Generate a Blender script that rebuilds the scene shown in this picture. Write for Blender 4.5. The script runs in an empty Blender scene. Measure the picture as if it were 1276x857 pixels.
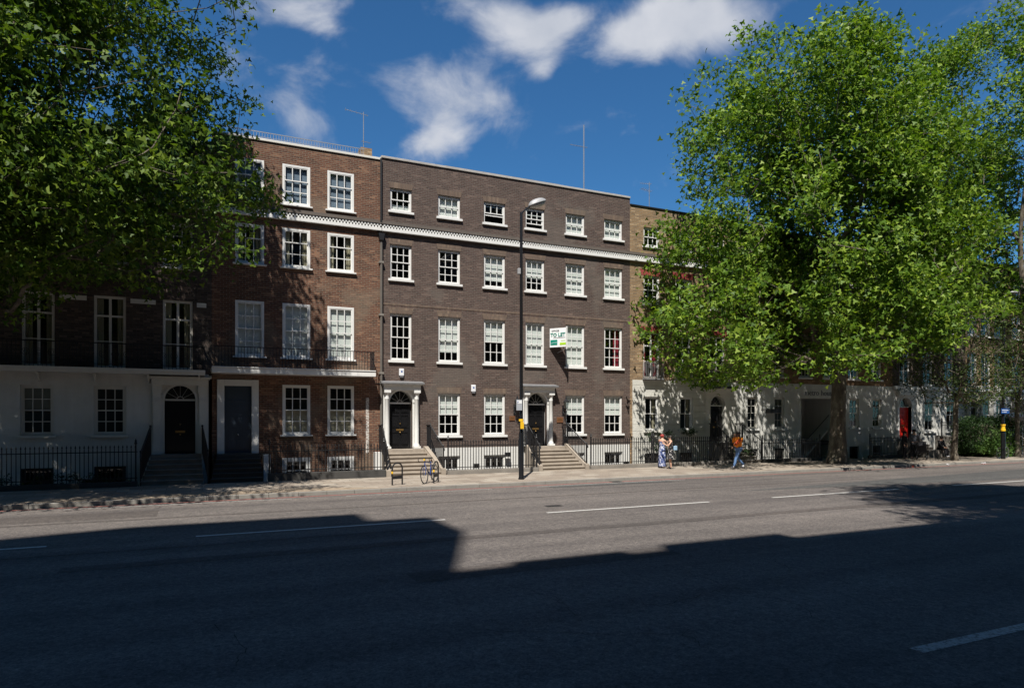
import bpy, bmesh, math, random
import numpy as np
from mathutils import Vector, Matrix
R = math.radians
scene = bpy.context.scene
col = scene.collection
rnd = random.Random(7)

# ------------------------------------------------------------------ site geometry
PHI = R(25.2); F = 851.0; HC = 2.45; HOR = 520.0
D = 29.6          # facade plane of the terrace
YR = 27.75        # railing line
YK = 23.2         # far kerb
ZR = -0.12        # road level
def PX(px, Y=D):
    return Y*math.tan(PHI+math.atan((px-638)/F))
def PZ(px, py, Y=D):
    X = PX(px, Y); zc = X*math.sin(PHI)+Y*math.cos(PHI)
    return HC-(py-HOR)*zc/F

# ------------------------------------------------------------------ materials
MATS = {}
class NT:
    def __init__(s, name):
        s.m = bpy.data.materials.new(name); s.m.use_nodes = True
        s.t = s.m.node_tree; s.t.nodes.clear()
        s.out = s.t.nodes.new('ShaderNodeOutputMaterial')
    def n(s, typ, **kw):
        nd = s.t.nodes.new(typ)
        for k, v in kw.items():
            if k in ('inp',):
                for kk, vv in v.items():
                    if hasattr(vv, 'is_output'): s.t.links.new(vv, nd.inputs[kk])
                    else: nd.inputs[kk].default_value = vv
            else: setattr(nd, k, v)
        return nd
    def link(s, a, b): s.t.links.new(a, b)
def c4(c): return (c[0], c[1], c[2], 1.0)
def noise(T, vec, scale, detail=4, rough=.6):
    return T.n('ShaderNodeTexNoise', inp={'Vector': vec, 'Scale': scale, 'Detail': detail, 'Roughness': rough}).outputs['Fac']
def ramp(T, fac, stops):
    r = T.n('ShaderNodeValToRGB', inp={'Fac': fac})
    els = r.color_ramp.elements
    els[0].position = stops[0][0]; els[0].color = c4(stops[0][1])
    els[1].position = stops[-1][0]; els[1].color = c4(stops[-1][1])
    for p, c in stops[1:-1]:
        e = els.new(p); e.color = c4(c)
    return r.outputs['Color']
def mix(T, a, b, fac, mode='MIX'):
    m = T.n('ShaderNodeMixRGB', blend_type=mode)
    for k, v in (('Fac', fac), ('Color1', a), ('Color2', b)):
        if hasattr(v, 'is_output'): T.link(v, m.inputs[k])
        elif k == 'Fac': m.inputs[k].default_value = v
        else: m.inputs[k].default_value = c4(v)
    return m.outputs['Color']
def principled(T, color, rough=.7, metal=0., bump=None, bstr=.3, bdist=.01, spec=.5):
    p = T.n('ShaderNodeBsdfPrincipled')
    if hasattr(color, 'is_output'): T.link(color, p.inputs['Base Color'])
    else: p.inputs['Base Color'].default_value = c4(color)
    if hasattr(rough, 'is_output'): T.link(rough, p.inputs['Roughness'])
    else: p.inputs['Roughness'].default_value = rough
    p.inputs['Metallic'].default_value = metal
    p.inputs['Specular IOR Level'].default_value = spec
    if bump is not None:
        b = T.n('ShaderNodeBump', inp={'Height': bump, 'Strength': bstr, 'Distance': bdist})
        T.link(b.outputs['Normal'], p.inputs['Normal'])
    T.link(p.outputs['BSDF'], T.out.inputs['Surface'])
    return p
def pos(T): return T.n('ShaderNodeNewGeometry').outputs['Position']

def plain(name, c, rough=.6, metal=0., var=.25, scale=3., bstr=.15, spec=.5, fine=40.):
    T = NT(name); P = pos(T)
    a = noise(T, P, scale, 5); f = noise(T, P, fine, 3)
    cc = mix(T, tuple(x*(1-var) for x in c), tuple(min(1, x*(1+var*.6)) for x in c), a)
    principled(T, cc, rough, metal, f, bstr, .004, spec)
    MATS[name] = T.m; return T.m

def wallvec(T):
    P = pos(T)
    s = T.n('ShaderNodeSeparateXYZ', inp={0: P})
    a = T.n('ShaderNodeMath', operation='ADD', inp={0: s.outputs[0], 1: s.outputs[1]}).outputs[0]
    return T.n('ShaderNodeCombineXYZ', inp={0: a, 1: s.outputs[2], 2: 0.}).outputs[0], P

def brick(name, c1, c2, c3, mortar, bw=.235, bh=.078, msize=.009, stain=.35, soldier=False):
    T = NT(name); V, P = wallvec(T)
    if soldier:
        bw, bh = .08, .30
    b = T.n('ShaderNodeTexBrick', offset=.5, inp={'Vector': V, 'Color1': (0, 0, 0, 1), 'Color2': (1, 1, 1, 1), 'Mortar': (0, 0, 0, 1),
            'Scale': 1.0, 'Mortar Size': msize, 'Mortar Smooth': .15, 'Bias': 0., 'Brick Width': bw, 'Row Height': bh})
    # each brick its own tone
    sp = T.n('ShaderNodeSeparateXYZ', inp={0: V}); MT = lambda op, a, b_=0.: T.n('ShaderNodeMath', operation=op, inp={0: a, 1: b_}).outputs[0]
    row = MT('FLOOR', MT('DIVIDE', sp.outputs[1], bh)); odd = MT('FLOORED_MODULO', row, 2.)
    colx = MT('FLOOR', MT('SUBTRACT', MT('DIVIDE', sp.outputs[0], bw), MT('MULTIPLY', odd, .5)))
    wnz = T.n('ShaderNodeTexWhiteNoise', noise_dimensions='2D', inp={'Vector': T.n('ShaderNodeCombineXYZ', inp={0: colx, 1: row, 2: 0.}).outputs[0]}).outputs['Value']
    base = ramp(T, wnz, [(0., c2), (.35, c1), (.7, c1), (.93, c3), (1., tuple(x*1.25 for x in c3))])
    n1 = noise(T, P, .55, 6, .65); n2 = noise(T, P, 6., 5, .7)
    base = mix(T, base, mix(T, (.45, .45, .45), (1.45, 1.4, 1.35), n2), .6, 'MULTIPLY')
    base = mix(T, base, mix(T, (1-stain,)*3, (1+stain, 1+stain*.9, 1+stain*.8), n1), 1., 'MULTIPLY')
    # rain streaks
    sv = T.n('ShaderNodeMapping', inp={'Vector': P, 'Scale': (3.2, 3.2, .22)}).outputs[0]
    st = noise(T, sv, 1., 4, .6)
    base = mix(T, base, mix(T, (.62, .62, .64), (1.12, 1.12, 1.1), st), .7, 'MULTIPLY')
    rp = ramp(T, noise(T, P, .42, 3, .45), [(.60, (0, 0, 0)), (.66, (1, 1, 1))])
    base = mix(T, base, mix(T, base, tuple(x*.9 for x in mortar), .38), rp)
    mort = mix(T, tuple(x*.6 for x in mortar), mortar, noise(T, P, 9., 4))
    cc = mix(T, base, mort, b.outputs['Fac'])
    h = T.n('ShaderNodeMath', operation='SUBTRACT', inp={0: n2, 1: b.outputs['Fac']}).outputs[0]
    principled(T, cc, .9, 0, h, .55, .012, .25)
    MATS[name] = T.m; return T.m

brick('brick_dark', (.104, .070, .061), (.076, .053, .047), (.142, .100, .085), (.17, .15, .13), stain=.32)
brick('brick_dark_arch', (.175, .125, .098), (.14, .10, .08), (.22, .16, .12), (.18, .15, .12), soldier=True, stain=.15)
brick('brick_red', (.150, .067, .044), (.092, .045, .033), (.23, .12, .075), (.24, .20, .15), stain=.3)
brick('brick_red_arch', (.30, .10, .06), (.22, .08, .05), (.34, .13, .08), (.25, .2, .15), soldier=True)
brick('brick_yellow', (.30, .195, .105), (.18, .12, .07), (.42, .30, .18), (.30, .26, .2), stain=.4)
brick('brick_brown', (.26, .15, .075), (.15, .085, .05), (.36, .23, .12), (.25, .2, .15), stain=.3)
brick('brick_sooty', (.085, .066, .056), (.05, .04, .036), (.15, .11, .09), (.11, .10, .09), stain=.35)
brick('brick_painted', (.33, .06, .06), (.30, .055, .055), (.36, .07, .07), (.25, .06, .06), soldier=True)
plain('white_paint', (.73, .725, .70), .5, var=.1, scale=6)
plain('cream_paint', (.66, .64, .58), .55, var=.12, scale=5)
plain('glossy_black', (.011, .011, .012), .22, var=.2)
plain('iron', (.014, .014, .016), .45, var=.3)
plain('navy_paint', (.045, .065, .09), .4, var=.2)
plain('red_door', (.72, .03, .02), .35, var=.1)
plain('stone_step', (.34, .29, .235), .85, var=.5, scale=2.6, bstr=.6)
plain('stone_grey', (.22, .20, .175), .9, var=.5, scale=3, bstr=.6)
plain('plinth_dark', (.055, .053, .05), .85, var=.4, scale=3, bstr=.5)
plain('lead', (.20, .20, .205), .6, var=.35, scale=5)
plain('coping', (.42, .40, .37), .85, var=.35, scale=4)
plain('brass', (.42, .26, .09), .35, .8)
plain('plaque', (.23, .105, .05), .4, .3)
plain('blind', (.80, .80, .77), .85, var=.04)
plain('reflected_sky', (.20, .25, .33), .9, var=.25, scale=6)  # grey-blue standing in for sky reflected in the red-brown house's top windows
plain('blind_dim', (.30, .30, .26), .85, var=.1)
plain('curtain_cream', (.50, .44, .32), .9, var=.3, scale=12)
plain('curtain_red', (.30, .012, .035), .9, var=.3, scale=12)
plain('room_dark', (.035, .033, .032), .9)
plain('area_floor', (.12, .115, .11), .9, var=.3)
plain('alarm_white', (.75, .76, .78), .4, var=.05)
plain('galv', (.42, .43, .45), .4, .6)
plain('lamp_metal', (.36, .36, .36), .5, .1)
plain('sign_white', (.82, .83, .83), .4, var=.03)
plain('sign_green', (.0, .22, .16), .45, var=.03)
plain('sign_lime', (.38, .62, .03), .45, var=.03)
plain('sign_blue', (.02, .09, .33), .4, var=.05)
plain('sign_grey', (.14, .14, .15), .5, var=.05)
plain('yellow', (.85, .50, .02), .45, var=.1)
plain('rubber', (.012, .012, .012), .7)
plain('chrome', (.5, .5, .52), .25, .9)
plain('bike_blue', (.015, .05, .22), .3)
plain('bike_red', (.5, .05, .02), .4)
plain('bike_green', (.06, .09, .07), .4)
plain('orange_cloth', (.95, .27, .015), .85, var=.2, scale=9)
plain('orange_red_cloth', (.70, .09, .02), .85, var=.15, scale=9)
plain('jeans', (.12, .22, .42), .9, var=.4, scale=14)
plain('skin', (.56, .33, .23), .55, var=.08)
plain('skin_brown', (.18, .09, .055), .55, var=.08)
plain('hair_dark', (.016, .011, .009), .6)
plain('hair_red', (.30, .03, .025), .6)
plain('cloth_black', (.018, .018, .022), .9, var=.4, scale=20)
plain('cloth_grey', (.16, .17, .20), .9, var=.3, scale=14)
plain('cloth_white', (.7, .7, .7), .9, var=.1)
plain('shoe_white', (.7, .7, .72), .6, var=.1)
plain('terracotta', (.36, .17, .09), .8)
plain('litter_paper', (.7, .7, .72), .8)
plain('pipe_grey', (.13, .115, .10), .8, var=.4)
plain('kerb_stone', (.25, .235, .21), .85, var=.4, scale=3, bstr=.5)
plain('handbag_blue', (.3, .45, .6), .7)
plain('sign_grey2', (.38, .40, .43), .5, var=.1)
plain('lamp_lens', (.55, .55, .50), .25, var=.05)
plain('dark_band', (.03, .035, .04), .15)
plain('eye_dark', (.02, .015, .012), .3)

def pattern_cloth(name, a, b, sc, th):
    T = NT(name); P = pos(T)
    n = noise(T, P, sc, 2, .5)
    r = ramp(T, n, [(0, a), (th-.02, a), (th+.02, b), (1, b)])
    principled(T, r, .85); MATS[name] = T.m
pattern_cloth('dress_blue', (.05, .08, .22), (.5, .52, .62), 11, .52)
pattern_cloth('dress_black', (.012, .012, .015), (.6, .58, .55), 16, .60)

def stucco(name, c, rust=False, dirt=.42):
    T = NT(name); V, P = wallvec(T)
    n1 = noise(T, P, .7, 6, .65)
    sv = T.n('ShaderNodeMapping', inp={'Vector': P, 'Scale': (2.6, 2.6, .3)}).outputs[0]
    st = noise(T, sv, 1., 5, .6)
    cc = mix(T, c, mix(T, (1-dirt, 1-dirt, 1-dirt*1.1), (1.06, 1.06, 1.05), n1), 1., 'MULTIPLY')
    cc = mix(T, cc, mix(T, (.72, .71, .68), (1.08, 1.08, 1.08), st), .8, 'MULTIPLY')
    h = noise(T, P, 14., 5)
    if rust:
        b = T.n('ShaderNodeTexBrick', offset=.5, inp={'Vector': V, 'Scale': 1.0, 'Mortar Size': .022, 'Mortar Smooth': .3, 'Brick Width': 60., 'Row Height': .345})
        h = T.n('ShaderNodeMath', operation='SUBTRACT', inp={0: h, 1: b.outputs['Fac']}).outputs[0]
        principled(T, cc, .75, 0, h, .9, .03, .3)
    else:
        b = T.n('ShaderNodeTexBrick', offset=.5, inp={'Vector': V, 'Scale': 1.0, 'Mortar Size': .007, 'Mortar Smooth': .4, 'Brick Width': .235, 'Row Height': .078})
        h = T.n('ShaderNodeMath', operation='MULTIPLY_ADD', inp={0: b.outputs['Fac'], 1: -.6, 2: h}).outputs[0]
        principled(T, cc, .7, 0, h, .5, .008, .3)
    MATS[name] = T.m
stucco('stucco_white', (.79, .785, .765), dirt=.34)
stucco('stucco_rust', (.76, .75, .71), True, dirt=.34)
stucco('stucco_aged', (.55, .535, .49), dirt=.45)
stucco('basement_white', (.80, .795, .775), dirt=.15)

def glassmat():
    T = NT('window_glass'); P = pos(T)
    g = T.n('ShaderNodeBsdfGlossy', inp={'Color': (1, 1, 1, 1), 'Roughness': .02})
    bump = T.n('ShaderNodeBump', inp={'Height': noise(T, P, 1.3, 2), 'Strength': .12, 'Distance': .03})
    T.link(bump.outputs['Normal'], g.inputs['Normal'])
    tr = T.n('ShaderNodeBsdfTransparent', inp={'Color': (.86, .90, .89, 1)})
    lw = T.n('ShaderNodeLayerWeight', inp={'Blend': .5}); pw = T.n('ShaderNodeMath', operation='POWER', inp={0: lw.outputs['Facing'], 1: 3.5}).outputs[0]; fr = T.n('ShaderNodeMath', operation='MULTIPLY_ADD', inp={0: pw, 1: .8, 2: .09})
    m = T.n('ShaderNodeMixShader', inp={0: fr.outputs[0], 1: tr.outputs[0], 2: g.outputs[0]})
    T.link(m.outputs[0], T.out.inputs['Surface']); MATS['glass'] = T.m
glassmat()

def asphalt(name, c, dark, speck=.5):
    T = NT(name); P = pos(T)
    big = noise(T, P, .12, 5, .6); med = noise(T, P, 1.3, 5, .6); fine = noise(T, P, 38., 3, .7); grain = noise(T, P, 11., 6, .8)
    trk = noise(T, T.n('ShaderNodeMapping', inp={'Vector': P, 'Scale': (.05, 1.1, 1.)}).outputs[0], 1., 3, .5)
    cc = mix(T, dark, c, ramp(T, big, [(.3, (0, 0, 0)), (.7, (1, 1, 1))]))
    cc = mix(T, cc, mix(T, (.75, .75, .76), (1.22, 1.2, 1.18), med), .8, 'MULTIPLY')
    cc = mix(T, cc, mix(T, (.80, .80, .82), (1.16, 1.15, 1.14), ramp(T, trk, [(.35, (0, 0, 0)), (.65, (1, 1, 1))])), .9, 'MULTIPLY')
    cc = mix(T, cc, ramp(T, fine, [(.30, (.45, .45, .45)), (.5, (1, 1, 1)), (.62, (1.15, 1.12, 1.1)), (.74, (2.3, 2.2, 2.1))]), speck, 'MULTIPLY')
    cc = mix(T, cc, ramp(T, grain, [(.32, (.62, .62, .64)), (.5, (1, 1, 1)), (.68, (1.45, 1.42, 1.38))]), .9, 'MULTIPLY')
    principled(T, cc, .9, 0, grain, .8, .012, .06); MATS[name] = T.m
asphalt('asphalt', (.142, .129, .121), (.106, .097, .092), .85)
asphalt('asphalt_new', (.095, .095, .092), (.08, .08, .079), .6)
asphalt('asphalt_crack', (.05, .046, .043), (.04, .038, .036), .3)
asphalt('asphalt_seam', (.100, .089, .083), (.08, .073, .069), .6)

def paving():
    T = NT('paving'); P = pos(T)
    b = T.n('ShaderNodeTexBrick', offset=.5, inp={'Vector': P, 'Color1': (0, 0, 0, 1), 'Color2': (1, 1, 1, 1), 'Scale': 1., 'Mortar Size': .008,
            'Mortar Smooth': .1, 'Brick Width': .75, 'Row Height': .6})
    base = ramp(T, b.outputs['Color'], [(0, (.24, .20, .165)), (.5, (.29, .245, .20)), (1, (.35, .31, .26))])
    base = mix(T, base, mix(T, (.62, .6, .58), (1.3, 1.3, 1.3), noise(T, P, 1.1, 6, .65)), .8, 'MULTIPLY')
    base = mix(T, base, mix(T, (.8, .8, .8), (1.15, 1.15, 1.15), noise(T, P, 14, 4, .65)), .8, 'MULTIPLY')
    cc = mix(T, base, (.07, .062, .055), b.outputs['Fac'])
    principled(T, cc, .85, 0, noise(T, P, 30, 3), .3, .005, .3); MATS['paving'] = T.m
paving()
def tarpave():
    T = NT('tan_gravel'); P = pos(T)
    n = noise(T, P, 3.5, 6, .7)
    cc = ramp(T, n, [(.3, (.20, .155, .11)), (.55, (.30, .235, .17)), (.75, (.38, .31, .235))])
    principled(T, cc, .9, 0, noise(T, P, 25, 4), .5, .01); MATS['tan_gravel'] = T.m
tarpave()
def worn(name, c, under, th=.42):
    T = NT(name); P = pos(T)
    n = noise(T, P, 16., 6, .75)
    cc = ramp(T, n, [(th-.1, under), (th+.02, c), (1, c)])
    principled(T, cc, .7, 0, n, .2, .004); MATS[name] = T.m
worn('streak', (.60, .57, .52), (.16, .075, .045), .50)
worn('line_white', (.52, .51, .48), (.14, .125, .115), .42)
worn('line_red', (.34, .11, .085), (.13, .105, .095), .46)
worn('line_faded', (.34, .32, .30), (.12, .11, .10), .50)

def leafmat(name, c1, c2, c3, tr=.38):
    T = NT(name); P = pos(T)
    isl = T.n('ShaderNodeNewGeometry').outputs['Random Per Island']
    cc = ramp(T, isl, [(0, c1), (.55, c2), (1, c3)])
    cc = mix(T, cc, mix(T, (.72, .76, .7), (1.25, 1.2, 1.2), noise(T, P, .8, 3)), .8, 'MULTIPLY')
    d = T.n('ShaderNodeBsdfPrincipled', inp={'Base Color': cc, 'Roughness': .5, 'Specular IOR Level': .22})
    t = T.n('ShaderNodeBsdfTranslucent', inp={'Color': mix(T, cc, (1.25, 1.35, .55), 1., 'MULTIPLY')})
    m = T.n('ShaderNodeMixShader', inp={0: tr, 1: d.outputs[0], 2: t.outputs[0]})
    T.link(m.outputs[0], T.out.inputs['Surface']); MATS[name] = T.m
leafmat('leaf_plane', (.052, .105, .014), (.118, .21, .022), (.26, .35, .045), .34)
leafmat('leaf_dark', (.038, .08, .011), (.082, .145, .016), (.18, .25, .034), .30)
leafmat('leaf_small', (.035, .06, .012), (.055, .085, .018), (.08, .12, .03), .3)
leafmat('leaf_hedge', (.014, .035, .010), (.022, .05, .013), (.04, .08, .02), .15)
leafmat('leaf_bush', (.06, .13, .03), (.09, .17, .04), (.12, .2, .05), .25)
def bark():
    T = NT('bark'); P = pos(T)
    v = T.n('ShaderNodeMapping', inp={'Vector': P, 'Scale': (1., 1., .45)}).outputs[0]
    n = noise(T, v, 3.2, 5, .6); n2 = noise(T, v, 18., 4, .7)
    cc = ramp(T, n, [(.35, (.075, .058, .043)), (.5, (.12, .098, .072)), (.6, (.20, .175, .13)), (.7, (.12, .10, .075))])
    cc = mix(T, cc, mix(T, (.7, .7, .7), (1.2, 1.2, 1.2), n2), .8, 'MULTIPLY')
    principled(T, cc, .9, 0, n2, .8, .03); MATS['bark'] = T.m
bark()

# ------------------------------------------------------------------ mesh builder
ORG = {}
class MB:
    def __init__(s): s.v = []; s.f = []
    def box(s, x0, x1, y0, y1, z0, z1):
        i = len(s.v)
        s.v += [(x0,y0,z0),(x1,y0,z0),(x1,y1,z0),(x0,y1,z0),(x0,y0,z1),(x1,y0,z1),(x1,y1,z1),(x0,y1,z1)]
        s.f += [(i,i+3,i+2,i+1),(i+4,i+5,i+6,i+7),(i,i+1,i+5,i+4),(i+1,i+2,i+6,i+5),(i+2,i+3,i+7,i+6),(i+3,i,i+4,i+7)]
        return s
    def quad(s, a, b, c, d):
        i = len(s.v); s.v += [tuple(a), tuple(b), tuple(c), tuple(d)]; s.f.append((i,i+1,i+2,i+3)); return s
    def prism(s, pts, n):
        """pts: coplanar 3D loop; n: extrusion vector"""
        i = len(s.v); k = len(pts); n = Vector(n)
        s.v += [tuple(p) for p in pts]+[tuple(Vector(p)+n) for p in pts]
        s.f.append(tuple(range(i, i+k))); s.f.append(tuple(range(i+2*k-1, i+k-1, -1)))
        for j in range(k):
            q = (j+1) % k
            s.f.append((i+j, i+k+j, i+k+q, i+q))
        return s
    def tube(s, pts, r, n=6, cap=True):
        pts = [Vector(p) for p in pts]
        if not isinstance(r, (list, tuple)): r = [r]*len(pts)
        i = len(s.v); up = None
        for k, p in enumerate(pts):
            d = (pts[min(k+1, len(pts)-1)]-pts[max(k-1, 0)])
            if d.length < 1e-9: d = Vector((0, 0, 1))
            d.normalize()
            if up is None:
                up = Vector((0, 0, 1)) if abs(d.z) < .9 else Vector((1, 0, 0))
            u = up-d*up.dot(d)
            if u.length < 1e-4: u = d.orthogonal()
            u.normalize(); w = d.cross(u); up = u
            for j in range(n):
                a = 2*math.pi*j/n
                s.v.append(tuple(p+(u*math.cos(a)+w*math.sin(a))*r[k]))
        for k in range(len(pts)-1):
            for j in range(n):
                a = i+k*n+j; b = i+k*n+(j+1) % n
                s.f.append((a, b, b+n, a+n))
        if cap:
            s.f.append(tuple(range(i+n-1, i-1, -1)))
            s.f.append(tuple(range(i+(len(pts)-1)*n, i+len(pts)*n)))
        return s
    def lathe(s, c, prof, n=14, a0=0, a1=2*math.pi, sx=1., sy=1.):
        full = abs(a1-a0-2*math.pi) < 1e-6
        i = len(s.v); m = n if full else n+1
        for (r, z) in prof:
            for j in range(m):
                a = a0+(a1-a0)*j/n
                s.v.append((c[0]+r*sx*math.cos(a), c[1]+r*sy*math.sin(a), c[2]+z))
        for k in range(len(prof)-1):
            for j in range(n):
                q = (j+1) % m if full else j+1
                s.f.append((i+k*m+j, i+k*m+q, i+(k+1)*m+q, i+(k+1)*m+j))
        s.f.append(tuple(i+j for j in range(m-1, -1, -1)))
        s.f.append(tuple(i+(len(prof)-1)*m+j for j in range(m)))
        return s
    def ball(s, c, rx, ry, rz, n=12, m=8):
        prof = [(max(1e-3, math.sin(math.pi*k/m)), -math.cos(math.pi*k/m)) for k in range(m+1)]
        i = len(s.v)
        for (r, z) in prof:
            for j in range(n):
                a = 2*math.pi*j/n
                s.v.append((c[0]+r*rx*math.cos(a), c[1]+r*ry*math.sin(a), c[2]+z*rz))
        for k in range(m):
            for j in range(n):
                q = (j+1) % n
                s.f.append((i+k*n+j, i+k*n+q, i+(k+1)*n+q, i+(k+1)*n+j))
        return s
    def xform(s, M):
        s.v = [tuple(M @ Vector(p)) for p in s.v]; return s
    def build(s, name, mat, parent=None, smooth=False, local=False, bevel=0):
        me = bpy.data.meshes.new(name)
        v = s.v
        if parent is not None and not local:
            o = ORG[parent]; v = [(a-o[0], b-o[1], c-o[2]) for a, b, c in s.v]
        me.from_pydata(v, [], s.f); me.update()
        bm = bmesh.new(); bm.from_mesh(me)
        bmesh.ops.recalc_face_normals(bm, faces=bm.faces); bm.to_mesh(me); bm.free()
        me.materials.append(MATS[mat])
        if smooth:
            me.polygons.foreach_set('use_smooth', [True]*len(me.polygons))
            try: me.set_sharp_from_angle(angle=R(40))
            except Exception: pass
        ob = bpy.data.objects.new(name, me); col.objects.link(ob)
        if parent is not None:
            ob.parent = parent; ORG[ob] = ORG[parent]
        else: ORG[ob] = (0., 0., 0.)
        if bevel:
            b = ob.modifiers.new('b', 'BEVEL'); b.width = bevel; b.segments = 2; b.limit_method = 'ANGLE'
        return ob
def thing(name, loc, label, cat, group=None):
    e = bpy.data.objects.new(name, None); e.location = loc; col.objects.link(e)
    e.empty_display_size = .2
    ORG[e] = tuple(loc); e['label'] = label; e['category'] = cat
    if group: e['group'] = group
    return e
def structure(name, mb, mat, **k):
    o = mb.build(name, mat, **k); o['kind'] = 'structure'; return o
def single(o, label, cat, group=None):
    o['label'] = label; o['category'] = cat
    if group: o['group'] = group
    return o
def recenter(o, loc):
    """move a world-built top-level mesh's origin to loc"""
    o.data.transform(Matrix.Translation(-Vector(loc))); o.location = loc; ORG[o] = tuple(loc)

# ------------------------------------------------------------------ walls with openings
def wall(mb, X0, X1, Z0, Z1, holes, Y=D, rev=.13):
    """front sheet at Y with rectangular holes and their reveals"""
    xs = sorted(set([X0, X1]+[min(max(h[i], X0), X1) for h in holes for i in (0, 1)]))
    zs = sorted(set([Z0, Z1]+[min(max(h[i], Z0), Z1) for h in holes for i in (2, 3)]))
    for a, b in zip(xs[:-1], xs[1:]):
        for c, d in zip(zs[:-1], zs[1:]):
            if b-a < 1e-5 or d-c < 1e-5: continue
            mx, mz = (a+b)/2, (c+d)/2
            if any(h[0] < mx < h[1] and h[2] < mz < h[3] for h in holes): continue
            mb.quad((a, Y, c), (b, Y, c), (b, Y, d), (a, Y, d))
    for h in holes:
        x0, x1, z0, z1 = h
        if z1 <= Z0 or z0 >= Z1 or x1 <= X0 or x0 >= X1: continue
        z0c, z1c = max(z0, Z0), min(z1, Z1); q = Y+rev
        mb.quad((x0, Y, z0c), (x0, Y, z1c), (x0, q, z1c), (x0, q, z0c))
        mb.quad((x1, Y, z0c), (x1, q, z0c), (x1, q, z1c), (x1, Y, z1c))
        if z1 <= Z1: mb.quad((x0, Y, z1), (x1, Y, z1), (x1, q, z1), (x0, q, z1))
        if z0 >= Z0: mb.quad((x0, Y, z0), (x0, q, z0), (x1, q, z0), (x1, Y, z0))

def window(parent, x0, x1, z0, z1, nc=3, rows=(2, 2), style='sash', fr=.075, blind=0., curtain=None, blindmat='blind', sill='white_paint',
           inset=.06, Y=D, split=.5, openb=0., bars=.03, fmat='white_paint', sillout=.09, sillw=.10, french=False, blind2=0.):
    """a sash window filling the opening: frame with glazing bars, child pane, sill, blind, curtain"""
    a = Y+inset; m = MB()
    m.box(x0, x0+fr, a, a+.09, z0, z1); m.box(x1-fr, x1, a, a+.09, z0, z1)
    m.box(x0+fr, x1-fr, a+.002, a+.088, z1-fr, z1); m.box(x0+fr, x1-fr, a+.002, a+.088, z0, z0+fr)
    ix0, ix1, iz0, iz1 = x0+fr, x1-fr, z0+fr, z1-fr
    zm = iz0+(iz1-iz0)*split
    if french:
        m.box(ix0, ix1, a+.03, a+.07, zm-.035, zm+.035)
        xc = (ix0+ix1)/2; m.box(xc-.045, xc+.045, a+.028, a+.068, iz0, iz1)
        for side in ((ix0, xc-.045), (xc+.045, ix1)):
            w = side[1]-side[0]
            for k in range(1, rows[0]): pass
            for k in range(1, rows[1]):
                z = iz0+(zm-.035-iz0)*k/rows[1]; m.box(side[0], side[1], a+.04, a+.062, z-bars/2, z+bars/2)
        panes = [(ix0, ix1, iz0, iz1, a+.055)]
    else:
        up = openb*(iz1-iz0)                     # raised lower sash
        ob_ = (a+.045, a+.08); ft = (a+.012, a+.045)
        # top sash (outer plane) and bottom sash (inner plane)
        def sash(zl, zh, yy, nr):
            s_ = .038
            m.box(ix0, ix0+s_, yy[0], yy[1], zl, zh); m.box(ix1-s_, ix1, yy[0], yy[1], zl, zh)
            m.box(ix0+s_, ix1-s_, yy[0]+.001, yy[1]-.001, zl, zl+s_*1.1); m.box(ix0+s_, ix1-s_, yy[0]+.001, yy[1]-.001, zh-s_, zh)
            for k in range(1, nc):
                x = ix0+(ix1-ix0)*k/nc; m.box(x-bars/2, x+bars/2, yy[0]+.004, yy[1]-.004, zl+s_, zh-s_)
            for k in range(1, nr):
                z = zl+(zh-zl)*k/nr; m.box(ix0+s_, ix1-s_, yy[0]+.006, yy[1]-.006, z-bars/2, z+bars/2)
            return (ix0+s_, ix1-s_, zl+s_, zh-s_, (yy[0]+yy[1])/2+.003)
        panes = [sash(zm-.02, iz1, ft, rows[0]), sash(iz0+up, zm+.02+up, ob_, rows[1])]
    wo = m.build('window', fmat, parent)
    g = MB()
    for (p0, p1, q0, q1, yy) in panes: g.quad((p0, yy, q0), (p1, yy, q0), (p1, yy, q1), (p0, yy, q1))
    g.build('pane', 'glass', wo)
    if sill:
        s = MB().box(x0-.09, x1+.09, Y-sillout, a+.002, z0-sillw, z0+.0)
        s.build('sill', sill, wo, bevel=.008)
    by = a+.13
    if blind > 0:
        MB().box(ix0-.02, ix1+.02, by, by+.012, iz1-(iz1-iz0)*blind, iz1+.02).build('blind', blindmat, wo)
    if blind2 > 0:
        MB().box(ix0-.02, ix1+.02, by+.02, by+.03, iz0, iz0+(iz1-iz0)*blind2).build('blind', blindmat, wo)
    if curtain:
        c = MB(); w = (ix1-ix0)
        spans = [(ix0-.03, ix0+w*.24), (ix1-w*.24, ix1+.03)] if curtain[1] == 'pair' else [(ix1-w*.35, ix1+.03)]
        for (u, v) in spans:
            n = 10; pts = []
            for k in range(n+1):
                x = u+(v-u)*k/n; pts.append((x, by+.06+.025*math.sin(k*2.1)))
            for k in range(n):
                c.quad((pts[k][0], pts[k][1], iz0), (pts[k+1][0], pts[k+1][1], iz0), (pts[k+1][0], pts[k+1][1], iz1), (pts[k][0], pts[k][1], iz1))
        c.build('curtain', curtain[0], wo)
    return wo

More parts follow.
